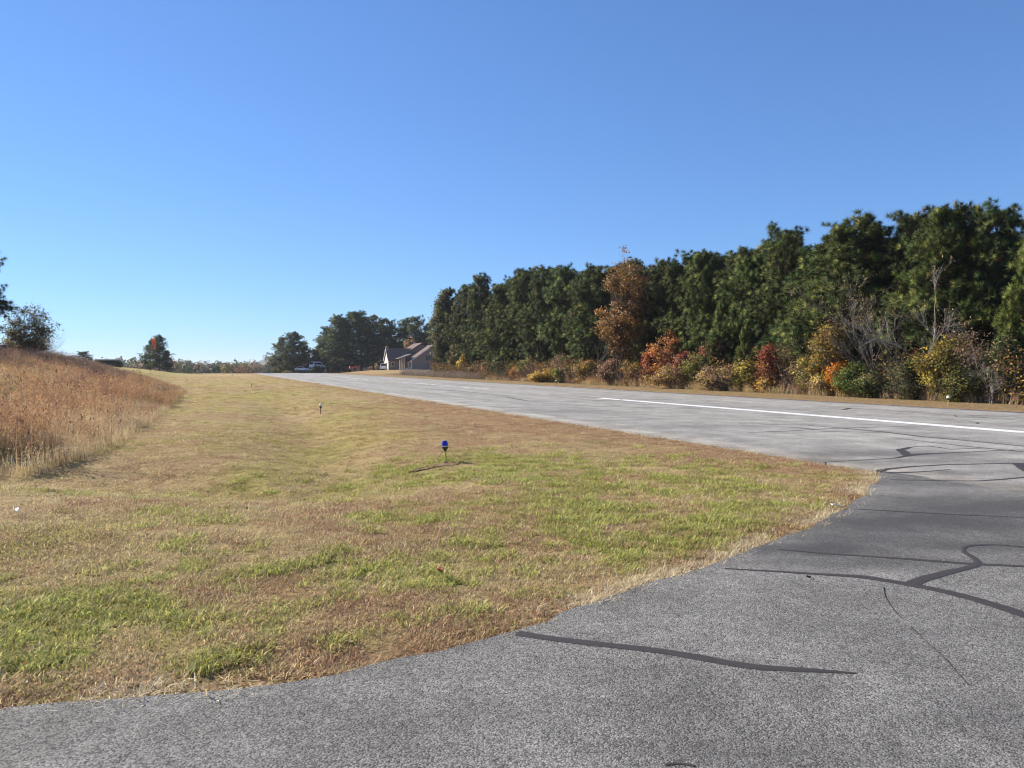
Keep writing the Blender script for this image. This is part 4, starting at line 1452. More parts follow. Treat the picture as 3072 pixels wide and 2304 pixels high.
edge_tree(2006, 35.0, 992, 92, 'maple_tree', 'orange-red maple with a pointed top beside the tall rusty tree', 'tree', base=.14, ncl=150, pal=P_RED + P_ORANGE, leaf=.085, lpc=62, egg=.35, stems=2)
edge_tree(1958, 34.9, 1034, 46, 'maple_tree', 'small orange-red maple leaning from the left of the pointed one', 'tree', base=.16, ncl=70, pal=P_RED + P_ORANGE[:1], leaf=.085, lpc=52)
edge_tree(2050, 34.8, 1054, 70, 'shrub', 'dull red shrub right of the pointed maple', 'shrub', base=.05, ncl=90, pal=P_CRIM + P_PINK[:2] + P_RED[:1], leaf=.08, lpc=50, stems=3)
edge_tree(2134, 35.4, 1024, 74, 'sapling', 'crimson sapling in front of the young round pine', 'tree', base=.2, ncl=95, pal=P_CRIM, leaf=.08, lpc=50, stems=3)
edge_tree(2092, 34.5, 1058, 84, 'shrub', 'bright olive green shrub between the red shrub and crimson sapling', 'shrub', base=.01, ncl=110, stems=4, pal=P_YGRN + P_OLIVE[:1], leaf=.085, lpc=56)
edge_tree(2030, 34.0, 1100, 120, 'shrub', 'straw-coloured shrub under the orange-red maples', 'shrub', base=.01, ncl=120, stems=6, pal=P_YEL + P_PINK, leaf=.075, lpc=40, bare=.25)
edge_tree(2180, 34.0, 1092, 130, 'shrub', 'wide pinkish brown shrub below the young round pine', 'shrub', base=.01, ncl=150, stems=7, pal=P_PINK + P_BROWN + P_YEL[:1], leaf=.07, lpc=44, bare=.25)
edge_tree(2240, 34.2, 1082, 80, 'shrub', 'green and yellow speckled shrub left of the narrow orange tree', 'shrub', base=.01, ncl=110, stems=5, pal=P_YGRN + P_YEL + P_OLIVE, leaf=.075, lpc=46)
edge_tree(2310, 34.6, 1030, 62, 'sapling', 'narrow tree shading from red at the top to orange', 'tree', base=.12, ncl=110, pal=P_RED + P_ORANGE + P_PINK[:1], leaf=.075, lpc=46, stems=2)
edge_tree(2298, 33.8, 1140, 46, 'shrub', 'small yellow-orange bush at the foot of the narrow orange tree', 'shrub', base=.01, ncl=50, stems=4, pal=P_GOLD, leaf=.07, lpc=46)
edge_tree(2370, 34.6, 980, 100, 'shrub', 'half-leafless brown shrub right of the narrow orange tree', 'shrub', kind='bare', stems=5, depth=4, leafn=1500, pal=P_BROWN + P_OLIVE, leaf=.06, r0=.006)
edge_tree(2420, 34.4, 1070, 90, 'shrub', 'brown and yellow thicket left of the tall yellow-green tree', 'shrub', base=.01, ncl=130, stems=6, pal=P_BROWN + P_YEL + P_OLIVE, leaf=.065, lpc=40, bare=.3)
edge_tree(2492, 34.5, 962, 118, 'broadleaf_tree', 'tall yellow-green leafed tree with a pale slender trunk', 'tree', base=.10, ncl=230, pal=P_YEL + P_YGRN[:2] + P_RUST[:2], leaf=.07, lpc=44, stems=2, clump=.5, egg=.6, bare=.15)
edge_tree(2528, 34.1, 1082, 50, 'shrub', 'bright orange shrub glowing among the yellow leaves', 'shrub', base=.12, ncl=60, pal=P_BRIGHTORANGE, leaf=.06, lpc=60, stems=2)
edge_tree(2572, 33.9, 1088, 88, 'shrub', 'fresh green bush right of the bright orange shrub', 'shrub', base=.01, ncl=150, stems=4, pal=((.10, .15, .03), (.13, .18, .035), (.08, .12, .03)), leaf=.06, lpc=60, egg=.35)
edge_tree(2640, 34.5, 792, 120, 'bare_tree', 'mostly leafless tree with a tuft of brown leaves at its top', 'tree', kind='bare', stems=3, depth=5, leafn=900, pal=P_BROWN + P_BROWN[:1], leaf=.045, r0=.0065, leaf_top=True)
edge_tree(2690, 34.2, 1000, 120, 'bare_shrub', 'grey leafless thicket between the two bare trees', 'shrub', kind='bare', stems=6, depth=4, leafn=700, pal=P_BROWN + P_OLIVE, leaf=.055, r0=.006)
edge_tree(2718, 33.9, 1092, 76, 'shrub', 'glossy dark green shrub at the foot of the bare trees', 'shrub', base=.02, ncl=90, stems=4, pal=P_DKGRN + ((.13, .15, .08),), leaf=.06, lpc=48)
edge_tree(2762, 34.2, 778, 120, 'bare_tree', 'leafless tree with a pale slim trunk', 'tree', kind='bare', stems=1, depth=5, bark=M_DEADWOOD, leafn=260, pal=P_BROWN, leaf=.06, r0=.0075)
edge_tree(2845, 34.2, 1000, 130, 'broadleaf_tree', 'yellow-leafed tree behind the yellow-staked runway light', 'tree', base=.08, ncl=220, pal=P_YEL + P_OLIVE + P_YGRN[:1], leaf=.06, lpc=40, stems=2, clump=.45, bare=.25)
edge_tree(2805, 33.8, 1090, 60, 'shrub', 'sparse yellow sapling left of the yellow-staked runway light', 'shrub', base=.08, ncl=60, pal=P_YEL + P_OLIVE, leaf=.06, lpc=36, stems=2, bare=.3)
edge_tree(2888, 33.8, 1095, 80, 'shrub', 'dark olive shrub right of the yellow-staked runway light', 'shrub', base=.01, ncl=120, pal=P_OLIVE + P_DKGRN, leaf=.055, lpc=44, stems=5)
edge_tree(2925, 34.6, 965, 110, 'bare_shrub', 'brown twiggy shrub between yellow-leafed tree and grey leafless shrub', 'shrub', kind='bare', stems=5, depth=4, leafn=1300, pal=P_BROWN, leaf=.06, r0=.006)
edge_tree(2978, 33.9, 1040, 100, 'bare_shrub', 'grey leafless shrub with leaning dead stems near the frame edge', 'shrub', kind='bare', stems=6, depth=4, bark=M_DEADWOOD, r0=.006)
edge_tree(3010, 34.6, 1000, 90, 'shrub', 'dark leafy undergrowth bush behind the grey leafless shrub', 'shrub', base=.01, ncl=120, pal=P_DKGRN + P_BROWN[:1], leaf=.06, lpc=44, stems=4)
edge_tree(2460, 33.7, 1125, 60, 'shrub', 'low pale yellow shrub at the foot of the tall yellow-green tree', 'shrub', base=.01, ncl=60, pal=P_YEL + P_PINK, leaf=.06, lpc=36, stems=4, bare=.2)
edge_tree(2620, 33.8, 1120, 70, 'shrub', 'low dark green shrub between fresh green bush and bare trees', 'shrub', base=.01, ncl=70, pal=P_DKGRN + P_OLIVE, leaf=.06, lpc=44, stems=4)

# the pale broken limb hung in the brown-topped bare tree
p, d = at_u(2632, 33.9)
def lpt(x, y, dd=0):
    q = at(x, d + dd)
    return (q[0], q[1], top_z(y, d + dd))
mb = MB()
mb.tube([lpt(2575, 1045, .3), lpt(2600, 1028, .1), lpt(2634, 1014), lpt(2646, 1026, -.1), lpt(2662, 1044, -.2), lpt(2674, 1064, -.1)], [.02, .03, .04, .035, .03, .02], 5)
o = mb.build('broken_limb', M_DEADWOOD)
o['label'] = 'pale broken limb hanging bent in the brown-topped bare tree'
o['category'] = 'branch'

# --- left side: pine cut by the frame, broadleaf tree on the mound
p = at(-104, 52)
H = top_z(716, 52) - hz(*p)
trp, crp = pine_meshes(41, H=10, Lmax=3.5, h0=.22, gaps=.15, shape=.35, dens=1.35, green=(.05, .07, .03), tuft=(.26, .4))
o = thing('pine_tree', 'gappy dark pine on the mound, half outside the frame', 'tree', (p[0], p[1], hz(*p) - .1), 2.2, None, (H / 10,) * 3)
link('trunk', trp, o)
link('crown', crp, o)
for k_, (x, dd_) in enumerate(((-330, 52), (-520, 46))):
    p = at(x, dd_)
    pine(p[0], p[1], 11 + k_, ('pine outside the frame next to the gappy pine on the mound', 'pine farther outside the frame, second from the gappy pine on the mound')[k_], 1 + k_, 1.0)
p = at(84, 60)
H = top_z(903, 60) - hz(*p)
plant('broadleaf_tree', 'round brown-topped broadleaf tree on the mound beside the gappy pine', 'tree', p[0], p[1],
      leafy_meshes(88, H, 132 / FPX * 60, base=.12, ncl=230, lpc=44, leaf=.07, stems=3, pal=((.09, .105, .045), (.12, .12, .055), (.07, .085, .04)) + ((.17, .11, .08), (.20, .13, .09), (.12, .12, .05)), clump=.42, topthin=.1, egg=.6), 1.0)
p = at(128, 62)
plant('bare_shrub', 'leafless grey shrub right of the round broadleaf tree on the mound', 'shrub', p[0], p[1], bare_meshes(128, top_z(985, 62) - hz(*p), 1.8, stems=3, depth=4, r0=.006), 0)
p = at(20, 63)
plant('shrub', 'dark bush at the foot of the gappy pine on the mound', 'shrub', p[0], p[1], leafy_meshes(20, 2.4, 2.6, base=.02, ncl=90, lpc=40, leaf=.08, stems=4, pal=P_DKGRN + P_OLIVE), 0)
for i, x in enumerate((185, 205, 232, 160)):
    p = at(x, 56 + 3 * i)
    plant('bare_shrub', ('leafless brush on the mound crest, second from the round tree', 'leafless brush in the middle of the mound crest', 'leafless brush farthest down the mound crest', 'leafless brush on the mound crest nearest the round tree')[i], 'shrub', p[0], p[1], bare_meshes(900 + i, 1.5, 1.6, stems=4, depth=3, r0=.006, bark=M_BARK), i, 'leafless brush on the mound')

# --- far trees
def far_pine(x, depth, top, label, var, wide=1.0, group=None, name='pine_tree', basez=None):
    p = at(x, depth)
    z0 = hz(*p)
    H = top_z(top, depth) - z0
    return pine(p[0], p[1], H, label, {5: 3, 3: 1}.get(var, var) if depth > 200 else var, wide * (1.3 if depth > 200 else 1.1), None, group, name)
far_pine(452, 190, 1024, 'greyish half of the pine pair behind the orange windsock', 2, 1.0)
far_pine(478, 186, 1008, 'darker, taller half of the pine pair behind the orange windsock', 0, 1.15)
far_pine(502, 192, 1052, 'low pine on the right flank of the pair behind the windsock', 0, 1.1)
far_pine(250, 175, 1056, 'flat-topped dark tree beyond the mound', 5, 2.4, name='spreading_tree')
far_pine(275, 178, 1076, 'small dark tree right of the flat-topped one beyond the mound', 3, 1.5, name='spreading_tree')
far_pine(842, 232, 1015, 'pine on the outer side of the three-tree clump beyond the runway end', 2, 1.05)
far_pine(880, 228, 1000, 'tallest pine of the three-tree clump beyond the runway end', 0, 1.1)
far_pine(912, 236, 1030, 'pine on the inner side of the three-tree clump beyond the runway end', 4, 1.1)
far_pine(945, 240, 1048, 'low pine behind the white van beyond the runway end', 6, .8)
far_pine(962, 236, 1035, 'small pine bridging to the big dark clump beyond the runway end', 3, 1.0)
for i, (x, dp, top, var, wd, lab) in enumerate((
    (985, 238, 985, 2, 1.0, 'pine on the outer shoulder of the big dark clump'),
    (1018, 232, 950, 0, 1.0, 'pine forming the rise of the big dark clump'),
    (1050, 236, 943, 1, 1.0, 'tall pine in the middle of the big dark clump'),
    (1085, 234, 942, 4, 1.0, 'topmost pine of the big dark clump, above the red trailer'),
    (1120, 240, 950, 3, 1.0, 'pine with sky showing between its stems in the big dark clump'),
    (1146, 236, 962, 5, 1.05, 'pine on the house side of the big dark clump'),
    (1175, 244, 968, 5, .9, 'slender open pine standing behind the house chimney'),
    (1222, 246, 958, 3, 1.1, 'dark pine behind the middle of the house'),
    (1262, 242, 956, 5, 1.1, 'thin greyish pine behind the house gable'),
    (1290, 246, 975, 1, 1.0, 'pine behind the house, half hidden by the broadleaf tree'))):
    far_pine(x, dp, top, lab, var, wd, 'pines beyond the runway end')
for x, dp, top, lab in ((1000, 226, 1062, 'leafy dark bush under the outer side of the big dark clump'), (1035, 227, 1072, 'dark bush left of the red trailer'), (950, 222, 1099, 'low bush hiding the lower half of the white van')):
    p = at(x, dp)
    far = leafy_meshes(int(x), top_z(top, dp) - hz(*p), 40 / FPX * dp, base=.01, ncl=90, lpc=34, leaf=.22, clump=.8, stems=4, pal=P_DKGRN + P_OLIVE[:1])
    plant('shrub', lab, 'shrub', p[0], p[1], far, 0)
p = at(1226, 222)
plant('rusty_tree', 'small rusty tree rising behind the house roof', 'tree', p[0], p[1], leafy_meshes(1226, top_z(1004, 222) - hz(*p), 5.2, base=.1, ncl=120, lpc=40, leaf=.2, clump=.7, pal=P_RUST + P_PINK, egg=.35), 0)

# --- far woods on the lower country beyond the crest: reads as one mass
def far_woods():
    rng = np.random.RandomState(77)
    VV, FF, CCs, nb = [], [], [], 0
    pals = [np.array(P_DKGRN) * 1.6, np.array(P_OLIVE) * .9, np.array(P_BROWN) * .85, np.array(P_PINK) * .7, np.array([(.10, .115, .07), (.13, .13, .09)])]
    for i in range(420):
        x = rng.uniform(-420, 1420)
        dp = rng.uniform(380, 640)
        near = i % 2 == 0
        if near: dp = rng.uniform(330, 400)
        u, v = at(x, dp)
        z0 = hz(u, v)
        top = np.interp(x, [-420, 150, 290, 360, 420, 520, 600, 680, 760, 840, 1420], [1070, 1078, 1082, 1074, 1078, 1080, 1084, 1084, 1084, 1082, 1075]) + rng.uniform(-4, 7) + (9 if near else 0)
        H = max(4, top_z(top, dp) - z0)
        W = rng.uniform(5, 9)
        k = 260
        p = rng.normal(0, 1, (k, 3))
        p = unit(p) * rng.uniform(.55, 1, (k, 1)) ** .5
        lob = .75 + .5 * vnoise(np.arctan2(p[:, 1], p[:, 0]) * 1.6 + i * 3, p[:, 2] * 2.4 + i)
        ctr = np.array([u, v, z0 + H * .55]) + p * np.array([W / 2, W / 2, H * .45]) * lob[:, None]
        nrm = unit(unit(p) + rng.normal(0, .55, (k, 3)))
        a = unit(np.cross(nrm, rng.normal(0, 1, (k, 3))))
        b = np.cross(nrm, a)
        L = rng.uniform(.35, .75, (k, 1))
        V = np.stack([ctr - a * L, ctr + b * L * .8, ctr + a * L, ctr - b * L * .8], 1).reshape(-1, 3)
        F = (np.array([[0, 1, 2], [0, 2, 3]])[None] + np.arange(k)[:, None, None] * 4).reshape(-1, 3) + nb
        pal = pals[rng.choice(5, p=[.12, .1, .25, .40, .13] if (x > 680 or not near) else [.35, .2, .1, .1, .25])]
        c = pal[rng.randint(len(pal))] * rng.uniform(.8, 1.2, (k, 1))
        CCs.append(np.repeat(c[:, None], 4, 1).reshape(-1, 3))
        VV.append(V)
        FF.append(F)
        nb += len(V)
    o = link('far_woods', mesh_np('far_woods', np.vstack(VV), np.vstack(FF), M_LEAF, np.vstack(CCs)))
    o['kind'] = 'stuff'
    o['label'] = 'hazy far-off autumn woods along the horizon'
    o['category'] = 'woods'
far_woods()

# --- blue hill on the horizon
def hill():
    rng = np.random.RandomState(3)
    xs = np.linspace(560, 1500, 90)
    V, F = [], []
    rows = 8
    for j in range(rows):
        for i, x in enumerate(xs):
            dp = 2300 + 90 * j
            u, v = at(x, dp)
            prof = 12 * sst(x, 600, 760) + 15 * math.exp(-((x - 822) / 34) ** 2) + 6 * sst(x, 760, 800)
            f = math.sin(math.pi * j / (rows - 1)) ** .8
            z = -12 + (prof * dp / FPX + 13) * f + (float(fbm(i * .35, j * .7, 3)) - .5) * 4 * f
            V.append((u, v, z))
    n = len(xs)
    for j in range(rows - 1):
        for i in range(n - 1):
            F.append((j * n + i, j * n + i + 1, (j + 1) * n + i + 1, (j + 1) * n + i))
    m, nt, out = mat_new('wooded_hill')
    nz = noise(nt, wpos(nt), .02, 5, .7)
    principled(nt, out, ramp(nt, nz, [(.35, (.04, .055, .03)), (.65, (.11, .10, .06))]), .95, .05)
    o = link('hills', mesh_np('hills', V, F, m, None, True))
    o['kind'] = 'structure'
hill()

# ---------------------------------------------------------------- airfield lights
M_WHITE = plain('white_lens', (.90, .86, .72), .45, .3, 0, .05)
M_YELLOW = plain('yellow_paint', (.50, .40, .05), .6, .3, 0, .25, 20)
M_YELLOWPOST = plain('faded_yellow_post', (.62, .45, .18), .7, .25, 0, .2, 20)
M_BROWNPOST = plain('rusty_post', (.10, .058, .035), .8, .2, 0, .3, 25)
M_DARKMETAL = plain('dark_fitting', (.055, .055, .04), .5, .4, .3, .25, 30)
M_RING = plain('metal_ring', (.5, .5, .48), .35, .5, .9, .1)
def blue_glass():
    m, nt, out = mat_new('blue_glass')
    p = principled(nt, out, (.010, .010, .42), .12, .6)
    p.inputs['Transmission Weight'].default_value = .25
    p.inputs['Coat Weight'].default_value = .6
    p.inputs['Coat Roughness'].default_value = .05
    return m
M_BLUE = blue_glass()
M_SOIL = bark_mat('bare_soil', (.09, .055, .03), (.26, .17, .10), 12)

def edge_light(u, v, label, lens, post, h=.40, group='runway edge lights', name='runway_light', tilt=0.0, big=1.0):
    o = thing(name, label, 'airfield light', (u, v, hz(u, v) - .01), 0, group)
    o.rotation_euler = (tilt, -tilt * .5, .7)
    b = big
    MB().lathe([(.016 * b, 0), (.016 * b, h * .55)], 10).build('stake', post, o, smooth=False)
    MB().lathe([(.018 * b, h * .53), (.026 * b, h * .58), (.05 * b, h * .66), (.058 * b, h * .71), (.058 * b, h * .735)], 14).build('housing', M_DARKMETAL, o)
    MB().lathe([(.062 * b, h * .735), (.062 * b, h * .765)], 14).build('ring', M_RING, o)
    prof = [(.058 * b, h * .767), (.060 * b, h * .80)]
    for k in range(4):
        z = h * (.80 + .04 * k)
        prof += [(.060 * b - .003 * k, z + h * .012), (.056 * b - .003 * k, z + h * .026)]
    prof += [(.046 * b, h * .975), (.030 * b, h * 1.0)]
    MB().lathe(prof, 16).build('lens', lens, o, smooth=True)
    return o
g = gpt_t(1338, 1388)
zg = hz(g[0], g[1])
tl = edge_light(g[0], g[1], 'blue taxiway light on a thin leaning yellow stake in the grass', M_BLUE, M_YELLOW, .41, None, 'taxiway_light', R(-6), 1.0)
MB().lathe([(.055, 0), (.05, .02), (.03, .03)], 10).build('base_plate', M_DARKMETAL, tl)
# scraped trench of bare soil running past the taxiway light
def trench():
    rng = np.random.RandomState(9)
    pts = [gpt(*p)[:2] for p in ((1228, 1398), (1270, 1392), (1310, 1386), (1340, 1386), (1358, 1384), (1372, 1382), (1385, 1380))]
    P = np.array(pts)
    s = np.linspace(0, len(P) - 1, 26)
    Q = np.stack([np.interp(s, range(len(P)), P[:, 0]), np.interp(s, range(len(P)), P[:, 1])], 1)
    V, F = [], []
    for k, (u, v) in enumerate(Q):
        w = .12 * math.sin(math.pi * (k + .6) / 26.2) + .03 + rng.uniform(-.03, .03)
        z = hz(u, v)
        for j, (dw, dz) in enumerate(((-1, .012), (-.55, .016 + rng.uniform(0, .014)), (-.1, -.004), (.3, -.002), (.65, .012 + rng.uniform(0, .01)), (1, .004))):
            V.append((u - sy * dw * w, v + cy * dw * w, z + dz))
        if k:
            for j in range(5):
                F.append(((k - 1) * 6 + j, (k - 1) * 6 + j + 1, k * 6 + j + 1, k * 6 + j))
    o = link('dirt_trench', mesh_np('dirt_trench', V, F, M_SOIL))
    o['kind'] = 'structure'
trench()
LP = [gpt_t(962, 1240)[:2], gpt_t(755, 1162)[:2], np.array([3.0, 112.0]), np.array([2.6, 152.0])]
p = at(697, 128)
LP[2] = p
p = at(668, 176)
LP[3] = p
labs = ['white runway light on a brown stake, nearest to the blue taxiway light', 'white runway light on a brown stake, second from the blue taxiway light',
        'white runway light, third from the blue taxiway light along the mown strip', 'white runway light farthest along the mown strip, by the far woods']
for q, lb in zip(LP, labs):
    edge_light(q[0], q[1], lb, M_WHITE, M_BROWNPOST, .41)
for (x, dp, lb, post) in ((2846, 33.9, 'white runway light on a yellow stake under the yellow-leafed tree', M_YELLOWPOST), (1669, 74, 'white runway light at the foot of the golden yellow shrub', M_BROWNPOST)):
    p = at(x, dp)
    edge_light(p[0], p[1], lb, M_WHITE, post, .43, big=1.25)

# ---------------------------------------------------------------- windsock
M_SOCK = leafmat('orange_fabric', .35, .8, .1)
def windsock():
    dp = 150
    p = at(453, dp)
    z0 = hz(*p)
    zt = top_z(1014, dp)
    o = thing('windsock', 'limp orange windsock hanging from a thin pole before the pine pair', 'windsock', (p[0], p[1], z0))
    h = zt - z0
    MB().lathe([(.035, 0), (.03, h * .6), (.02, h)], 8).build('pole', M_DARKMETAL, o)
    MB().tube([(.0, 0, h - .02), (.25, -.1, h - .05), (.62, -.2, h - .05)], .018, 6).build('arm', M_RING, o)
    # drooping tapered sleeve
    n, rows = 14, 9
    V, F, C = [], [], []
    for j in range(rows):
        t = j / (rows - 1)
        cx, cz = .42 + .30 * t ** .8, h - .10 - 2.15 * t
        r = .40 - .20 * t
        for i in range(n):
            a = 2 * math.pi * i / n
            rr = r * (1 + .16 * math.sin(a * 3 + t * 3))
            V.append((cx + rr * math.cos(a), -.15 + rr * math.sin(a) * .55, cz + .12 * math.cos(a) * (1 - t)))
            C.append((.46, .12, .05))
    for j in range(rows - 1):
        for i in range(n):
            k = (i + 1) % n
            F.append((j * n + i, j * n + k, (j + 1) * n + k, (j + 1) * n + i))
    link('sleeve', mesh_np('sleeve', V, F, M_SOCK, np.array(C), True), o)
windsock()

# ---------------------------------------------------------------- house
M_BRICK = None
def brick_mat():
    m, nt, out = mat_new('brown_brick')
    b = nt.nodes.new('ShaderNodeTexBrick')
    tc = opos(nt)
    q = mapping(nt, tc, (1, 1, 1), (R(90), 0, 0))
    nt.links.new(q, b.inputs['Vector'])
    b.inputs['Color1'].default_value = (.27, .185, .13, 1)
    b.inputs['Color2'].default_value = (.20, .14, .115, 1)
    b.inputs['Mortar'].default_value = (.34, .31, .28, 1)
    b.inputs['Scale'].default_value = 4.4
    b.inputs['Mortar Size'].default_value = .02
    principled(nt, out, b.outputs['Color'], .9, .15)
    return m
M_BRICK = brick_mat()
M_CREAM = plain('cream_siding', (.74, .68, .55), .7, .3, 0, .05)
M_TRIM = plain('white_trim', (.72, .70, .66), .6, .3, 0, .04)
M_SHINGLE = bark_mat('roof_shingles', (.10, .065, .055), (.19, .14, .12), 6)
M_GLASS = plain('dark_glass', (.012, .014, .02), .08, .6, 0, .1)
def house():
    D = 200.0
    k = D / FPX                       # metres per photo pixel
    p = at(1155, D)
    z0 = top_z(1110, D)
    o = thing('brick_house', 'low brown brick house with cream gable ends at the end of the wood', 'house', (p[0], p[1], z0), 0)
    # local frame: x to the right of the runway, y along it away from us; parts are laid out from the photo
    c = math.cos(R(-0)); s_ = 0
    def X(px): return (px - 1155) * k / math.cos(YAW - math.atan((1225 - 1536) / -FPX)) 
    X = lambda px: (px - 1151) * k * 1.02
    Z = lambda py: (1110 - py) * k
    # rear wing: ridge runs across, gable end faces the runway
    x0, x1 = X(1164), X(1262)
    ya, yb = 1.0, 5.6
    ev, rg = Z(1081), Z(1046)
    m = MB()
    m.box(x0, x1, ya, yb, -.8, ev)
    m.build('wall', M_BRICK, o)
    m = MB().prism([(ya + .02, ev), (yb - .02, ev), ((ya + yb) / 2, rg - .1)], 0, x0 - .01, x0 + .12)
    m.build('gable', M_CREAM, o)
    m = MB().box(x0 - .06, x0 - .01, ya, yb, -.8, ev)
    m.build('siding', M_CREAM, o)
    ym = (ya + yb) / 2
    def roof(xa, xb, y0, y1, e, r, name='roof', th=.16, mat=M_SHINGLE):
        ymid = (y0 + y1) / 2
        m = MB().prism([(y0, e), (ymid, r), (y1, e), (y1, e + th), (ymid, r + th * 1.25), (y0, e + th)], 0, xa, xb)
        return m.build(name, mat, o)
    ro = roof(x0 - .25, x1, ya - .45, yb + .45, ev - .12, rg)
    MB().box(x0 - .2, x0 + .45, ym - .3, ym + .35, rg - .6, rg + .75).build('chimney', M_BRICK, ro)
    # white rake boards on the lit gable
    m = MB().prism([(ya - .5, ev - .2), (ym, rg - .1), (yb + .5, ev - .2), (yb + .5, ev + .05), (ym, rg + .17), (ya - .5, ev + .05)], 0, x0 - .33, x0 - .26)
    m.build('rake_board', M_TRIM, o)
    w = MB().box(x0 - .10, x0 - .065, ym - .9, ym + .9, 1.0, 2.0)
    w = w.build('window', M_TRIM, o)
    MB().box(x0 - .12, x0 - .103, ym - .78, ym + .78, 1.08, 1.92).build('pane', M_GLASS, w)
    d = MB().box(X(1172), X(1182), ya - .05, ya - .005, .9, 2.0)
    d = d.build('window', M_TRIM, o)
    MB().box(X(1173), X(1181), ya - .07, ya - .052, .98, 1.92).build('pane', M_GLASS, d)
    # front block: ridge runs away from us, big brick gable faces us
    fx0, fx1 = X(1222), X(1348)
    fm = (fx0 + fx1) / 2
    yf, yr = -3.6, 9.5
    fe, fr = Z(1080), Z(1036)
    m = MB().prism([(fx0, -.8), (fx1, -.8), (fx1, fe), (fm, fr - .1), (fx0, fe)], 1, yf, yr)
    m.build('wall', M_BRICK, o)
    MB().box(fx0 - .06, fx0 - .005, yf, 1.0, -.8, fe).build('siding', M_CREAM, o)
    w = MB().box(fx0 - .10, fx0 - .065, yf + .8, yf + 2.2, .7, 2.0).build('window', M_TRIM, o)
    MB().box(fx0 - .12, fx0 - .103, yf + .9, yf + 2.1, .78, 1.92).build('pane', M_GLASS, w)
    def roof_y(xa, xb, y0, y1, e, r, name='roof', th=.16, mat=M_SHINGLE):
        xm = (xa + xb) / 2
        return MB().prism([(xa, e), (xm, r), (xb, e), (xb, e + th), (xm, r + th * 1.25), (xa, e + th)], 1, y0, y1).build(name, mat, o)
    sl_ = (fr - fe) / (fm - fx0)
    roof_y(fx0 - .5, fx1 + .5, yf - .5, yr + .4, fe - .5 * sl_, fr)
    m = MB().prism([(fx0 - .55, fe - .55 * sl_ - .02), (fm, fr - .1), (fx1 + .55, fe - .55 * sl_ - .02), (fx1 + .55, fe - .55 * sl_ + .2), (fm, fr + .24), (fx0 - .55, fe - .55 * sl_ + .2)], 1, yf - .58, yf - .51)
    m.build('rake_board', M_TRIM, o)
    # raised rear gable whose roof slope catches the sun
    rx0, rx1 = X(1216), X(1326)
    rm = (rx0 + rx1) / 2
    roof_y(rx0, rx1, 2.2, 12, Z(1062), Z(1028), 'roof')
    MB().prism([(rx0 + .5, Z(1075)), (rx1 - .5, Z(1075)), (rx1 - .5, Z(1060)), (rm, Z(1031)), (rx0 + .5, Z(1060))], 1, 2.6, 11.6).build('wall', M_BRICK, o)
    # dark louvred opening high in the gable
    w = MB().box(X(1264), X(1294), yf - .05, yf - .004, Z(1081), Z(1067)).build('window', M_DARKMETAL, o)
    for q in range(6):
        zz = Z(1081) + (Z(1067) - Z(1081)) * (q + .3) / 6
        MB().box(X(1264) + .05, X(1294) - .05, yf - .09, yf - .052, zz, zz + .1).build('slat', M_GLASS, w)
    d = MB().box(X(1268), X(1290), yf - .04, yf - .004, -.3, Z(1086)).build('garage_door', plain('garage_door', (.17, .155, .15), .7, .2), o)
    for q in range(4):
        MB().box(X(1268) + .08, X(1290) - .08, yf - .06, yf - .042, -.25 + q * .57, .22 + q * .57).build('panel', plain('door_panel', (.16, .148, .142), .7, .2), d)
    # porch between the two blocks
    px0, px1 = X(1183), X(1220)
    MB().prism([(px0, Z(1075)), (px1, Z(1062)), (px1, Z(1064.5)), (px0, Z(1077))], 1, -3.0, 1.4).build('porch_roof', M_SHINGLE, o)
    MB().prism([(px0, Z(1075)), (px1, Z(1062)), (px1, Z(1063.5)), (px0, Z(1076.5))], 1, -3.06, -3.003).build('porch_fascia', M_TRIM, o)
    MB().box(px0, px1, -3.0, 1.0, -.3, .06).build('porch_floor', plain('porch_concrete', (.34, .32, .29), .9, .1), o)
    for px in (1188, 1192.5, 1197.5, 1202):
        MB().box(X(px) - .09, X(px) + .09, -2.9, -2.72, .06, Z(1077 - (px - 1188) * .36)).build('post', plain('tan_post', (.52, .42, .29), .7, .2), o)
    MB().box(X(1208), X(1213), -2.6, -1.9, .06, .5).build('planter', M_TRIM, o)
house()

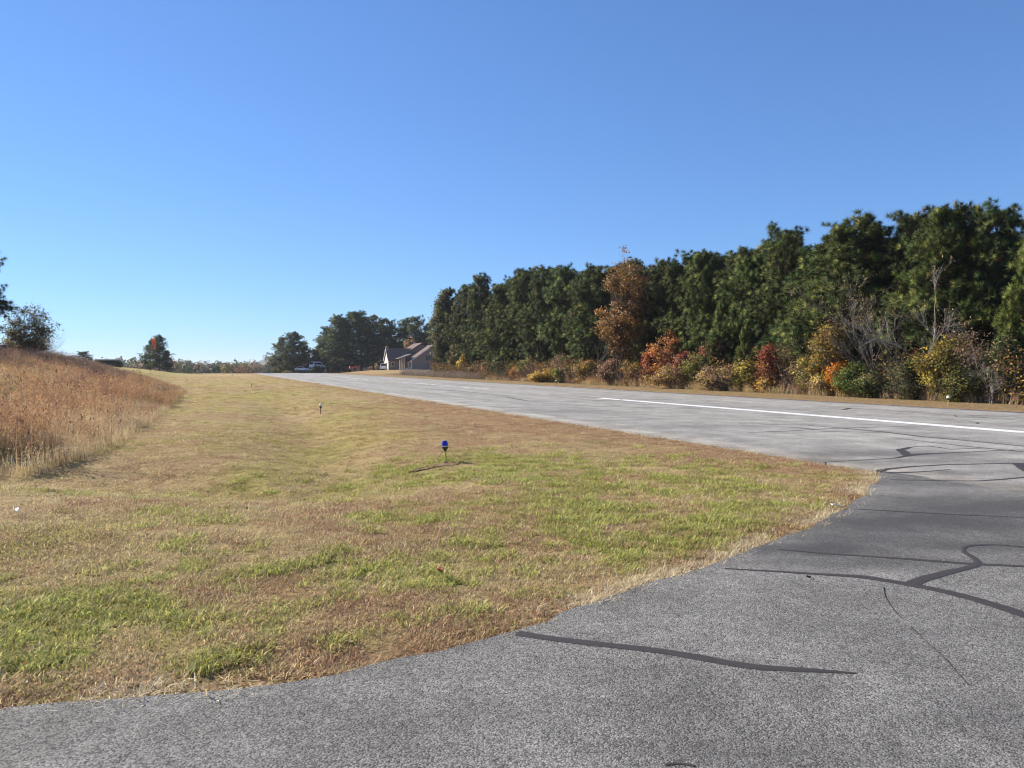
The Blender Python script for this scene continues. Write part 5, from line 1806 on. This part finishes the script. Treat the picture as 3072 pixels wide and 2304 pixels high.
# ---------------------------------------------------------------- vehicles
M_CARWHITE = plain('white_car_paint', (.78, .79, .80), .25, .5, 0, .03)
M_CARGREY = plain('grey_car_paint', (.26, .27, .28), .3, .5, .2, .03)
M_TYRE = plain('tyre_rubber', (.02, .02, .02), .85, .1, 0, .1)
M_REDPAINT = plain('faded_red_paint', (.36, .075, .045), .6, .3, 0, .2, 4)
M_REDLAMP = plain('red_lamp', (.35, .02, .02), .3, .5)
def car(name, label, cat, loc, rz, paint, kind='suv'):
    """nose towards +x; 4.6 m long"""
    o = thing(name, label, cat, loc, rz)
    if kind == 'sedan':
        low = [(-2.3, .32), (2.25, .32), (2.3, .62), (2.15, .80), (.95, .93), (-1.7, .98), (-2.28, .92)]
        cab = [(-1.75, .95), (-1.15, 1.42), (.15, 1.45), (1.0, .92)]
        gl = [(-1.5, .99), (-1.08, 1.34), (.10, 1.37), (.78, .98)]
        hh = 1.45
    elif kind == 'van':
        low = [(-2.5, .35), (2.45, .35), (2.55, .70), (2.35, 1.02), (1.55, 1.15), (-2.5, 1.15)]
        cab = [(-2.48, 1.13), (-2.42, 2.05), (.75, 2.08), (1.65, 1.14)]
        gl = [(-2.30, 1.25), (-2.26, 1.78), (.66, 1.80), (1.28, 1.22)]
        hh = 2.08
    else:
        low = [(-2.3, .38), (2.25, .38), (2.32, .75), (2.2, 1.02), (1.05, 1.12), (-2.3, 1.12)]
        cab = [(-2.28, 1.10), (-2.02, 1.78), (.25, 1.80), (1.15, 1.11)]
        gl = [(-2.05, 1.17), (-1.86, 1.62), (.20, 1.66), (.90, 1.16)]
        hh = 1.8
    b = MB().prism(low, 1, -.90, .90)
    # cabin tapers inwards towards the roof
    n = len(cab)
    top = max(z for _, z in cab)
    def yy(z): return .88 - .16 * max(0, (z - cab[0][1])) / (top - cab[0][1] + 1e-6)
    vs = [(x, -yy(z), z) for x, z in cab] + [(x, yy(z), z) for x, z in cab]
    b.add(vs, [tuple(range(n)), tuple(reversed(range(n, 2 * n)))] + [(i, i + n, (i + 1) % n + n, (i + 1) % n) for i in range(n)])
    body = b.build('body', paint, o)
    bv = body.modifiers.new('round', 'BEVEL')
    bv.width, bv.segments, bv.limit_method = .06, 2, 'ANGLE'
    for sgn in (-1, 1):
        vs = [(x, sgn * (yy(z) + .012), z) for x, z in gl]
        mid = (gl[1][0] + gl[2][0]) / 2
        MB().add([(x, y, z) for x, y, z in vs] + [(x, y - sgn * .02, z) for x, y, z in vs], [(0, 1, 2, 3), (7, 6, 5, 4), (0, 4, 5, 1), (1, 5, 6, 2), (2, 6, 7, 3), (3, 7, 4, 0)]).build('side_window', M_GLASS, o)
    def slab(a, c, name, mat, shrink=.86):
        (xa, za), (xc, zc) = a, c
        dx, dz = xc - xa, zc - za
        L = math.hypot(dx, dz)
        nx, nz = -dz / L * .015, dx / L * .015
        q0, q1 = .12, .9
        P = []
        for t in (q0, q1):
            x, z = xa + dx * t, za + dz * t
            w = yy(z) * shrink
            P += [(x + nx, -w, z + nz), (x + nx, w, z + nz)]
        P2 = [(x - 2 * nx, y, z - 2 * nz) for x, y, z in P]
        MB().add(P + P2, [(0, 1, 3, 2), (4, 6, 7, 5), (0, 2, 6, 4), (1, 5, 7, 3), (0, 4, 5, 1), (2, 3, 7, 6)]).build(name, mat, o)
    slab(cab[2], cab[3], 'windscreen', M_GLASS)
    slab(cab[0], cab[1], 'rear_window', M_GLASS)
    for x in (-1.42, 1.42):
        for sgn in (-1, 1):
            wv = []
            wm = MB()
            for r_, y0_, y1_, nm, mt in ((.34, .72, .93, 'wheel', M_TYRE),):
                pts = [(r_ * math.cos(2 * math.pi * i / 18), .34 + r_ * math.sin(2 * math.pi * i / 18)) for i in range(18)]
                wm.prism([(x + a, b2) for a, b2 in pts], 1, sgn * y0_, sgn * y1_)
            wob_ = wm.build('wheel', M_TYRE, o)
            rm_ = MB().prism([(x + .2 * math.cos(2 * math.pi * i / 14), .34 + .2 * math.sin(2 * math.pi * i / 14)) for i in range(14)], 1, sgn * .931, sgn * .945)
            rm_.build('rim', M_RING, wob_)
    for sgn in (-1, 1):
        x = low[2][0]
        MB().box(x - .12, x + .02, sgn * .62 - .16, sgn * .62 + .16, .66, .8).build('headlight', M_WHITE, o)
        MB().box(-2.36, -2.24, sgn * .74 - .1, sgn * .74 + .1, .78, 1.0).build('tail_light', M_REDLAMP, o)
    MB().box(low[2][0] - .1, low[2][0] + .06, -.8, .8, .36, .52).build('bumper', M_DARKMETAL, o)
    return o
p = at(1146, 205)
car('parked_suv', 'white car parked against the cream gable end of the house', 'car', (p[0] + .7, p[1], top_z(1110.5, 205)), R(72), M_CARWHITE, 'suv')
p = at(909, 226)
car('parked_sedan', 'white car low beyond the runway end, under the three-tree clump', 'car', (p[0], p[1], top_z(1114, 226)), R(-28), M_CARWHITE, 'sedan')
p = at(952, 228)
car('parked_van', 'white van half hidden by a low bush beyond the runway end', 'van', (p[0], p[1], top_z(1106, 228)), R(40), M_CARWHITE, 'van')
p = at(2, 58)
car('parked_sedan', 'grey car whose roof shows over the mound beside the gappy pine', 'car', (p[0], p[1], hz(*p) + .35), R(-20), M_CARGREY, 'sedan')

# small red trailer in front of the big dark clump
def trailer():
    dp = 215
    p = at(1064, dp)
    o = thing('red_trailer', 'low faded red trailer in front of the big dark pine clump', 'trailer', (p[0], p[1], top_z(1110.5, dp)), R(-6))
    MB().box(-1.35, 1.35, -.85, .85, .38, .50).build('bed', M_REDPAINT, o)
    for sgn in (-1, 1):
        MB().box(-1.35, 1.35, sgn * .85 - .03, sgn * .85 + .03, .502, 1.08).build('side_board', M_REDPAINT, o)
        for q in range(5):
            MB().box(-1.30 + q * .63, -1.22 + q * .63, sgn * .88 + (0 if sgn > 0 else -.05), sgn * .88 + (.05 if sgn > 0 else 0), .45, 1.1).build('post', M_REDPAINT, o)
    MB().box(-1.42, -1.353, -.82, .82, .502, 1.12).build('end_board', plain('sunlit_red_board', (.6, .36, .3), .6, .3), o)  # left end paler: the sunlight on it is put into its colour
    MB().box(1.353, 1.42, -.82, .82, .502, 1.08).build('end_board', M_REDPAINT, o)
    for sgn in (-1, 1):
        MB().prism([(.3 * math.cos(2 * math.pi * i / 16), .3 + .3 * math.sin(2 * math.pi * i / 16)) for i in range(16)], 1, sgn * .90, sgn * 1.06).build('wheel', M_TYRE, o)
    MB().tube([(-1.35, 0, .44), (-2.0, 0, .42), (-2.5, 0, .40)], .045, 6).build('tow_bar', M_DARKMETAL, o)
trailer()

# dark open shed and dense hedge beyond the mound
def shed():
    dp = 168
    p = at(322, dp)
    k = dp / FPX
    z0 = top_z(1098.5, dp)
    o = thing('dark_shed', 'long low dark shed at the far edge of the green field', 'shed', (p[0], p[1], z0), R(12))
    L, h = 56 * k / 2, 18 * k
    MB().box(-L, L, -1.2, 1.6, -.5, h - .12).build('wall', plain('black_boards', (.022, .022, .02), .85, .15), o)
    MB().prism([(-1.55, h - .14), (.2, h + .10), (1.95, h - .14), (1.95, h - .02), (.2, h + .24), (-1.55, h - .02)], 0, -L - .3, L + .3).build('roof', plain('dark_roof', (.05, .055, .05), .7, .2), o)
    n = 9
    for q in range(n):
        a = -L + 2 * L * q / n
        MB().box(a + .03, a + 2 * L / n - .03, -1.235, -1.203, -.4, h - .2).build('plank', plain('black_plank', (.03, .028, .025), .85, .15), o)
shed()
for x, w, top, lb in ((352, 26, 1084, 'dark hedge bush at the end of the dark shed'), (288, 16, 1086, 'grey-brown bush left of the dark shed')):
    p = at(x, 170)
    plant('shrub', lb, 'shrub', p[0], p[1], leafy_meshes(x, top_z(top, 170) - hz(*p), w / FPX * 170, base=.01, ncl=50, lpc=34, leaf=.16, clump=.6, stems=3, pal=P_DKGRN if x > 300 else P_BROWN + P_OLIVE), 0)

# ---------------------------------------------------------------- litter and fallen leaves
M_PAPER = plain('white_paper', (.80, .80, .78), .8, .2, 0, .05)
M_DRYLEAF = plain('dry_leaf', (.035, .025, .02), .7, .2)
M_REDLEAF = plain('red_leaf', (.26, .09, .04), .6, .25)
def scrap(name, label, cat, x, y, size, mat, rz=0, up=0.02, curl=.4):
    g = gpt_t(x, y)
    z = max(hz(g[0], g[1]), 0.012 if on_pave(np.array([g[0]]), np.array([g[1]]))[0] else -9) + up
    n = 6
    V, F = [], []
    for j in range(n):
        for i in range(n):
            a, b = i / (n - 1) - .5, j / (n - 1) - .5
            w = math.sqrt(max(0.02, 1 - (2 * b) ** 2)) if cat == 'leaf' else 1
            V.append((a * w * size * .7, b * size, curl * size * (a * a * 2 + .3 * b * math.sin(a * 9))))
    for j in range(n - 1):
        for i in range(n - 1):
            F.append((j * n + i, j * n + i + 1, (j + 1) * n + i + 1, (j + 1) * n + i))
    o = link(name, mesh_np(name, V, F, mat, None, True))
    sd = o.modifiers.new('thickness', 'SOLIDIFY')
    sd.thickness = .002
    o.location = (g[0], g[1], z)
    o.rotation_euler = (.25, .1, rz)
    o['label'], o['category'] = label, cat
    return o
scrap('paper_scrap', 'crumpled white scrap of paper lying in the brown grass', 'litter', 47, 1548, .06, M_PAPER, .5, .06, 1.2)
scrap('paper_scrap', 'flat white scrap in the straw at the tip of the turf', 'litter', 2512, 1528, .14, M_PAPER, 1.2, .04, .2)
scrap('fallen_leaf', 'dark curled leaf lying on the asphalt beside a sealed crack', 'leaf', 2425, 1741, .032, M_DRYLEAF, .8, .012, .8)
scrap('fallen_leaf', 'red leaf standing up in a green tuft of the turf', 'leaf', 1318, 1738, .08, M_REDLEAF, .3, .07, .6)

# ---------------------------------------------------------------- undergrowth inside the wood (nobody could count it)
def undergrowth():
    rng = np.random.RandomState(31)
    n = 1500
    v = rng.uniform(8, 132, n)
    u = rng.uniform(38.5, 66, n)
    C = np.stack([u, v, height(u, v) + rng.uniform(.1, 1.0, n) ** 1.6 * 2.9], 1)
    k = 34
    ctr = C[:, None, :] + rng.normal(0, 1, (n, k, 3)) * np.array([.8, .8, .42])
    ctr[..., 2] = np.maximum(ctr[..., 2], .03)
    ctr = ctr.reshape(-1, 3)
    m = len(ctr)
    a = unit(rng.normal(0, 1, (m, 3)))
    b = unit(np.cross(a, rng.normal(0, 1, (m, 3))))
    L = .15 * rng.uniform(.6, 1.4, (m, 1))
    V = np.stack([ctr - a * L, ctr + b * L * .6, ctr + a * L, ctr - b * L * .6], 1).reshape(-1, 3)
    F = (np.array([[0, 1, 2], [0, 2, 3]])[None] + np.arange(m)[:, None, None] * 4).reshape(-1, 3)
    pal = np.array(P_DKGRN * 2 + P_OLIVE + P_BROWN)
    cc = np.repeat(pal[rng.randint(0, len(pal), n)], k, 0) * rng.uniform(.7, 1.3, (m, 1))
    o = link('undergrowth', mesh_np('undergrowth', V, F, M_LEAF, np.repeat(cc[:, None], 4, 1).reshape(-1, 3)))
    o['kind'] = 'stuff'
    o['label'] = 'dark leafy undergrowth filling the shade inside the wood'
    o['category'] = 'undergrowth'
undergrowth()

# ---------------------------------------------------------------- air
def haze():
    m, nt, out = mat_new('haze')
    pv = nt.nodes.new('ShaderNodeVolumePrincipled')
    pv.inputs['Color'].default_value = (.86, .91, 1.0, 1)
    pv.inputs['Density'].default_value = 0.00014
    pv.inputs['Anisotropy'].default_value = 0.2
    nt.links.new(pv.outputs[0], out.inputs['Volume'])
    o = MB().box(-3100, 3100, -3100, 3100, -14, 34).build('haze', m)
    o['kind'] = 'stuff'
haze()

# ---------------------------------------------------------------- brush tangled along the foot of the wood
def brush():
    rng = np.random.RandomState(91)
    n = 3200
    v = rng.uniform(14, 128, n) ** 1.0
    u = 33.6 + rng.uniform(0, 3.6, n) + v / 150 * 1.5
    hgt = .25 + 2.9 * fbm(u * .35, v * .35, 3) * rng.uniform(.1, 1, n)
    C = np.stack([u, v, height(u, v) + hgt], 1)
    pal = np.array(P_BROWN * 2 + P_OLIVE + P_YEL + P_PINK[:2] + P_RUST + P_GOLD[:1] + P_DKGRN)
    k = 26
    ctr = (C[:, None, :] + rng.normal(0, 1, (n, k, 3)) * np.array([.34, .34, .30])).reshape(-1, 3)
    m = len(ctr)
    a = unit(rng.normal(0, 1, (m, 3)))
    b = unit(np.cross(a, rng.normal(0, 1, (m, 3))))
    L = (.055 + .05 * np.repeat(v, k) / 128)[:, None] * rng.uniform(.6, 1.4, (m, 1))
    V1 = np.stack([ctr - a * L, ctr + b * L * .6, ctr + a * L, ctr - b * L * .6], 1).reshape(-1, 3)
    F1 = (np.array([[0, 1, 2], [0, 2, 3]])[None] + np.arange(m)[:, None, None] * 4).reshape(-1, 3)
    c1 = np.repeat(np.repeat(pal[rng.randint(0, len(pal), n)], k, 0) * rng.uniform(.7, 1.3, (m, 1)), 4, 0)
    # crossing stems and vines
    q = 10000
    v2 = rng.uniform(14, 128, q)
    u2 = 33.4 + rng.uniform(0, 3.8, q) + v2 / 150 * 1.5
    b0 = np.stack([u2, v2, height(u2, v2)], 1)
    dr = unit(rng.normal(0, 1, (q, 3)) * np.array([.5, .5, .35]) + np.array([0, 0, .75]))
    ln = rng.uniform(.6, 3.2, (q, 1))
    mid = b0 + dr * ln * .5
    tip = mid + unit(dr + rng.normal(0, .35, (q, 3))) * ln * .5
    sd = unit(np.cross(dr, rng.normal(0, 1, (q, 3)))) * rng.uniform(.006, .016, (q, 1))
    V2 = np.stack([b0 - sd, b0 + sd, mid - sd * .7, mid + sd * .7, tip], 1).reshape(-1, 3)
    F2 = (np.array([[0, 1, 3], [0, 3, 2], [2, 3, 4]])[None] + np.arange(q)[:, None, None] * 5).reshape(-1, 3) + len(V1)
    pb = np.array([(.20, .16, .13), (.30, .26, .22), (.14, .10, .08), (.36, .31, .26)])
    c2 = np.repeat(pb[rng.randint(0, 4, q)] * rng.uniform(.7, 1.2, (q, 1)), 5, 0)
    o = link('brush', mesh_np('brush', np.vstack([V1, V2]), np.vstack([F1, F2]), M_STALK, np.vstack([c1, c2])))
    o['kind'] = 'stuff'
    o['label'] = 'tangle of twigs, vines and low brown leaves along the foot of the wood'
    o['category'] = 'brush'
brush()

# ---------------------------------------------------------------- fallen leaves in the turf
def leaf_litter():
    rng = np.random.RandomState(13)
    n = 520
    th = rng.uniform(-R(37), R(37), n) + YAW
    d = 4 + 26 * rng.uniform(0, 1, n) ** 1.5
    u, v = d * np.sin(th), d * np.cos(th)
    k = ~on_pave(u, v) & ~in_poly(u, v, TALL)
    u, v = u[k], v[k]
    n = len(u)
    ctr = np.stack([u, v, height(u, v) + rng.uniform(.015, .05, n)], 1)
    nrm = unit(rng.normal(0, .6, (n, 3)) + np.array([0, 0, 1.0]))
    a = unit(np.cross(nrm, rng.normal(0, 1, (n, 3))))
    b = np.cross(nrm, a)
    L = rng.uniform(.009, .022, (n, 1))
    up = np.array([0, 0, 1.0]) * L * rng.uniform(.1, .6, (n, 1))
    V = np.stack([ctr - a * L + up, ctr + b * L * .6, ctr + a * L + up, ctr - b * L * .6], 1).reshape(-1, 3)
    F = (np.array([[0, 1, 3], [1, 2, 3]])[None] + np.arange(n)[:, None, None] * 4).reshape(-1, 3)
    pal = np.array([(.30, .15, .07), (.22, .11, .06), (.40, .25, .12), (.34, .20, .10), (.5, .4, .25), (.20, .12, .08)])
    o = link('leaf_litter', mesh_np('leaf_litter', V, F, M_LEAF, np.repeat(pal[rng.randint(0, 6, n)], 4, 0)))
    o['kind'] = 'stuff'
    o['label'] = 'small dry fallen leaves scattered through the mown turf'
    o['category'] = 'leaf litter'
leaf_litter()
